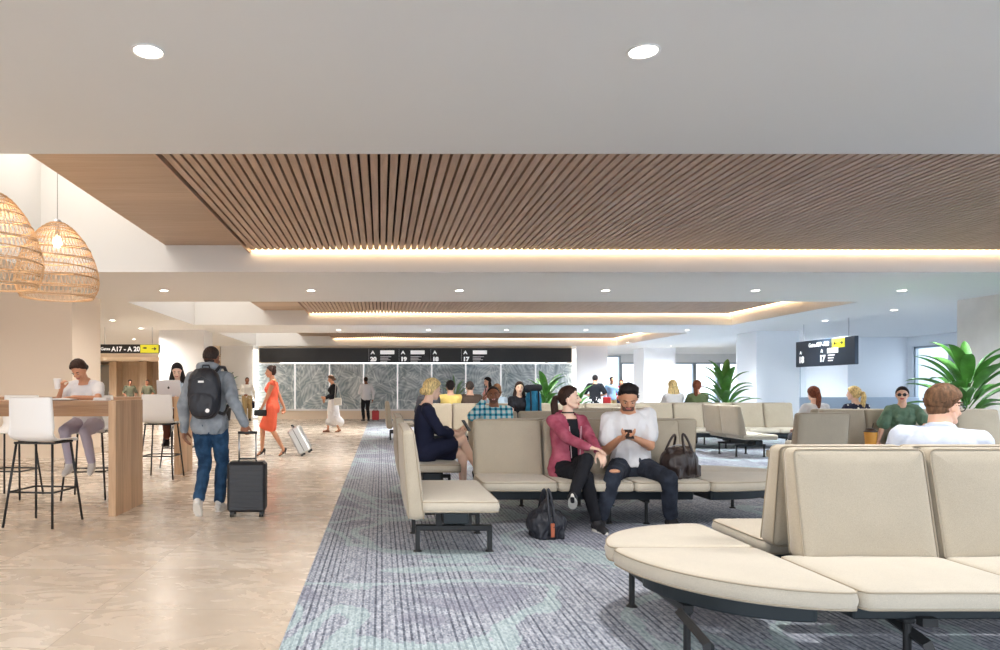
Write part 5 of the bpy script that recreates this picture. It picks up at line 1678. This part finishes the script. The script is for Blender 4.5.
def hood2(mb):
    F = h.frame(.48); c = h.at(.49)
    pts = [c + F @ V((.088 * math.cos(a), .035 + .066 * math.sin(a), .005 + .012 * math.sin(a))) for a in [R(q) for q in range(-30, 211, 20)]]
    mb.chain(pts, [.022 + .014 * max(0, math.sin(R(q))) for q in range(-30, 211, 20)])
h.garment('pink_hoodie', C['pink'], -.13, .492, .97, .013, hips=False, extra=hood2, wr=.006, cut=opencut, solid=.006, lo=.028)
h.trousers('black_trousers', C['black'], .94, .008, wr=.005); h.shoes(SHOEB, SOLEW)
F = h.frame(.3)
zp = MB()
for sg in (-1, 1):
    zp.tube([h.at(t_) + F @ V((.012 + sg * (.048 + (t_ - .2) * .06), -(.128 + .02 * math.sin((t_) * 6)), 0)) for t_ in (.10, .18, .26, .34, .40)], .004, 5)
zp.build('zip', mat('zip_pale', (214, 190, 196), .5), h.root)
mb = MB(); c_ = h.at(.525); mb.tube([c_ + V((.056 * math.cos(a), .056 * math.sin(a) - .004, .002)) for a in [2 * PI * i / 20 for i in range(20)]], .006, 6, True); mb.build('choker', C['black'], h.root)

# ------------------------------------------------ man in the white t-shirt
h = Human('dark haired man in white t-shirt and ripped black jeans looking at his phone', (2.40, 6.72, 0), R(-10), 1.035, 'm', 'tan', .0065,
          seated(hip=(0, 0, .53), pel=-4, chest=10, roll=-7, hy=-4, hp=32, handR=(-.15, -.33, .80), elbR=(-.34, .0, .3), dirR=(.8, -.5, .15), nR=(0, -.1, 1), curlR=24,
                 handL=(-.02, -.32, .80), elbL=(.34, .0, .3), dirL=(-.9, -.35, .15), nL=(0, -.2, 1), curlL=26,
                 footR=(-.33, -.42, .085), kneeR=(-.32, -1.2, .9), footL=(.30, -.22, .085), kneeL=(.42, -1.3, .9), fyR=-6, fyL=20))
h.body(); h.hair('black', 'quiff'); h.face(beard=True)
h.garment('white_t_shirt', C['white'], -.01, .492, .34, .014, hips=False, sf=.014, wr=.008, lo=.022)
o = h.trousers('ripped_jeans', C['denimblack'], .94, .014, wr=.005)
k = h.kn['R']; rp = MB(); rp.ellipsoid(k + V((0, -.050, .034)), (.045, .028, .020)); rp.build('knee_rip', SKIN['tan'], h.root, smooth=True)
k = h.an['L']; MB().ellipsoid(k + V((0, -.02, .05)), (.046, .05, .022)).build('bare_ankle', SKIN['tan'], h.root, smooth=True)
h.shoes(SHOEB, mat('sole_dark', (70, 70, 74), .7))
phone('dark phone held by the man in the white t-shirt', (2.25, 6.355, .870), (R(-62), 0, R(-10)))

# ------------------------------------------------ man in plaid, on the phone
h = Human('smiling man in blue plaid shirt holding a phone to his ear', (aw(494, 9.28), 9.28, 0), R(-4), 1.0, 'm', 'brown', .009,
          seated(pel=-8, chest=2, hy=-6, hp=0, hr=-4, handR=(-.155, -.10, 1.10), elbR=(-.42, -.25, .75), dirR=(.15, .12, 1), nR=(1, .1, 0), curlR=30, elbL=(.3, .1, .3)))
h.body(); h.hair('black', 'buzz'); h.face(smile=True, beard=True); h.garment('plaid_shirt', C['plaid'], -.12, .495, 1.0, .018, wr=.006); h.trousers('trousers', C['navy']); h.shoes(SHOEB, SHOEB)
phone('phone at the ear of the man in plaid', (aw(494, 9.28) - .125, 9.20, 1.27), (R(-10), 0, R(80)))

# ------------------------------------------------ people seen from behind in the middle rows
def behind(label, px_, y, rz, sex, skin, hair, style, m, sl=.95, sc=1.08, hy=0, hp=0, garm='shirt', vox=.013, **k):
    h = Human(label, (aw(px_, y), y, 0), R(rz), sc, sex, skin, vox, seated(pel=-6, chest=6, hy=hy, hp=hp, **k))
    h.body(); h.hair(hair, style)
    if abs(((rz + hy + 180) % 360) - 180) < 120: h.face()
    h.garment(garm, m, -.12, .485, sl, .018); h.trousers('trousers', C['greyd']); h.shoes(SHOEB, SHOEB); return h
behind('man in dark grey shirt seen from behind, left of the man in yellow', 429.5, 15.12, 180, 'm', 'brown', 'black', 'short', C['greyd'])
behind('man in pale yellow shirt seen from behind in the middle rows', 450.5, 15.12, 180, 'm', 'light', 'black', 'short', C['yellow'], sc=1.1)
behind('balding man in brown jacket seen from behind, right of the man in yellow', 470, 15.12, 176, 'm', 'light', 'grey', 'buzz', C['brown'], sc=1.1)
behind('person with brown hair in a light blue top, behind the plaid shirt man', 497, 15.12, 172, 'f', 'light', 'lightbrown', 'bob', C['lblue'], sc=1.05)
behind('woman with long dark hair in a black dress facing the camera', 519, 14.34, 6, 'f', 'fair', 'darkbrown', 'long', C['black'], .3, 1.08, garm='black_dress', hy=-10)
bb = empty('trekking_backpack', (3.10, 14.25, SEAT_T), 0, 'tall teal and black trekking backpack standing on a bench behind the plaid man', 'backpack')
remesh_build(MB().ellipsoid((0, 0, .42), (.16, .13, .42), seg=24, rg=18, fn=lambda d: .98 / max(.6, (abs(d.x) ** 3 + abs(d.y) ** 3 + abs(d.z) ** 3) ** (1 / 3))), 'pack_body', C['teal'], bb, .014, 3, .012, 8)
MB().capsule((-.12, -.03, .84), .085, (.10, -.03, .86), .08).build('top_lid', C['black'], bb, smooth=True)
MB().tube([(-.08, -.14, .15), (-.08, -.16, .5), (-.08, -.12, .8)], .018, 6).tube([(.08, -.14, .15), (.08, -.16, .5), (.08, -.12, .8)], .018, 6).build('shoulder_strap', C['black'], bb)
h = Human('woman with long dark hair in a pale pink top standing behind the bench rows', (aw(489, 17.6), 17.6, 0), R(-70), .93, 'f', 'light', .013, dict(hp=10))
h.body(); h.hair('black', 'long'); h.face(); h.garment('top', C['rose'], -.1, .48, .9, .016); h.trousers('trousers', C['navy']); h.shoes(SHOEB, SHOEB)
# standing near the right pillar
h = Human('man in black t-shirt and white trousers walking away near the grey pillar', (aw(595, 22.8), 22.8, 0), R(160), 1.02, 'm', 'tan', .012,
          dict(hp=14, handL=(.22, -.22, 1.05), elbL=(.5, .2, 1), dirL=(0, -1, 0), handR=(-.2, -.22, 1.05), elbR=(-.5, .2, 1), dirR=(0, -1, 0)))
h.body(); h.hair('black', 'short'); h.garment('black_t_shirt', C['black'], -.14, .495, .40, .022); h.trousers('white_trousers', C['white'], inf=.016); h.shoes(SHOEW, SOLEW)
h = Human('man in light blue shirt standing before the bright far window', (aw(611.5, 27.6), 27.6, 0), R(10), 1.03, 'm', 'tan', .014, dict(handL=(.16, -.25, 1.1), dirL=(-.3, -1, .2), handR=(-.26, -.05, .86)))
h.body(); h.hair('black', 'short'); h.garment('shirt', C['blue'], -.10, .495, .95, .018); h.trousers('trousers', C['khaki']); h.shoes(SHOEB, SHOEB)
rb_ = empty('shopping_bag', (aw(606.8, 27.4), 27.4, .62), 0, 'red bag beside the man in the light blue shirt', 'bag')
MB().box(-.14, .14, -.07, .07, 0, .34, b=.02).build('bag_body', C['red'], rb_); MB().tube([(-.07, 0, .33), (-.04, 0, .42), (.04, 0, .42), (.07, 0, .33)], .008, 6).build('handle', C['red'], rb_)
h = Human('small distant person in a red top beside the man in the light blue shirt', (aw(621.5, 28.6), 28.6, 0), R(-30), .98, 'f', 'tan', .014, {})
h.body(); h.hair('darkbrown', 'bob'); h.garment('red_top', C['red'], -.1, .48, .5, .016); h.trousers('trousers', C['navy']); h.shoes(SHOEB, SHOEB)
# the four women on the right, seen from behind
behind('woman with long blonde hair in white, seen from behind by the windows', 673.5, 15.92, 180, 'f', 'fair', 'blonde', 'long', C['white'], .5, 1.12)
behind('woman with a brown ponytail in a green top, seen from behind by the windows', 697.5, 15.92, 176, 'f', 'light', 'auburn', 'pony', C['olive'], .5, 1.12, hy=-30)
behind('woman with an auburn ponytail in a white top, seen from behind', 815, 11.02, 178, 'f', 'fair', 'auburn', 'pony', C['white'], .5, 1.0, vox=.01)
behind('woman with a blonde ponytail in a dark floral top, seen from behind', 856, 11.02, 186, 'f', 'fair', 'blonde', 'pony', C['floral'], .5, 1.0, hy=25, vox=.01)

# ------------------------------------------------ woman in the green dress
h = Human('woman in green dress and sunglasses leaning on her hand on the right bench', (aw(903, 10.22), 10.22, 0), R(-24), 1.0, 'f', 'light', .009,
          seated(pel=2, chest=8, hy=-14, hp=2, roll=-4, handR=(-.34, -.16, .49), elbR=(-.6, .0, .7), dirR=(-.4, -1, -.1), nR=(0, 0, -1), curlR=6,
                 handL=(.14, -.38, .68), elbL=(.55, -.1, .62), dirL=(-1, -.5, 0), curlL=14, kneeR=(-.05, -1, 1.3), footR=(.12, -.62, .26), footL=(.06, -.42, .085)))
h.body(); h.hair('black', 'tied'); h.face(glasses='sun', lips=mat('lipstick', (190, 60, 70), .4))
mb = MB(); h.torso(mb, -.12, .468, .018); h.skirt_add(mb, .50, .022, .1, .02)
for sd in 'LR': h.arm(mb, sd, .018, .42, .028); 
for sd in 'LR': mb.capsule(h.kn[sd], .075, h.kn[sd].lerp(h.an[sd], .5), .07)
remesh_build(mb, 'green_dress', C['green'], h.root, .009, 4, .006, 10); h.shoes(SHOEB, SHOEB, 'flat')

# ------------------------------------------------ man in the near right corner
h = Human('brown haired man in white shirt and glasses seen from behind on the near bench', (3.29, 4.13, 0), R(158), .99, 'm', 'light', .0065,
          seated(pel=-2, chest=14, twist=-8, roll=-3, hy=-52, hp=8, handL=(.14, -.36, .62), handR=(-.12, -.38, .62)))
h.body(); h.hair('brown', 'short'); h.face(glasses='clear')
def collar(mb):
    F = h.frame(.5); c = h.at(.505)
    pts = [c + F @ V((.066 * math.cos(a), .010 + .062 * math.sin(a), .010 + .012 * math.sin(a))) for a in [R(q) for q in range(-60, 241, 20)]]
    mb.chain(pts, [.013] * len(pts))
h.garment('white_shirt', C['shirtblue'], -.12, .505, .97, .020, extra=collar, wr=.007); h.trousers('trousers', C['navy']); h.shoes(SHOEB, SHOEB)
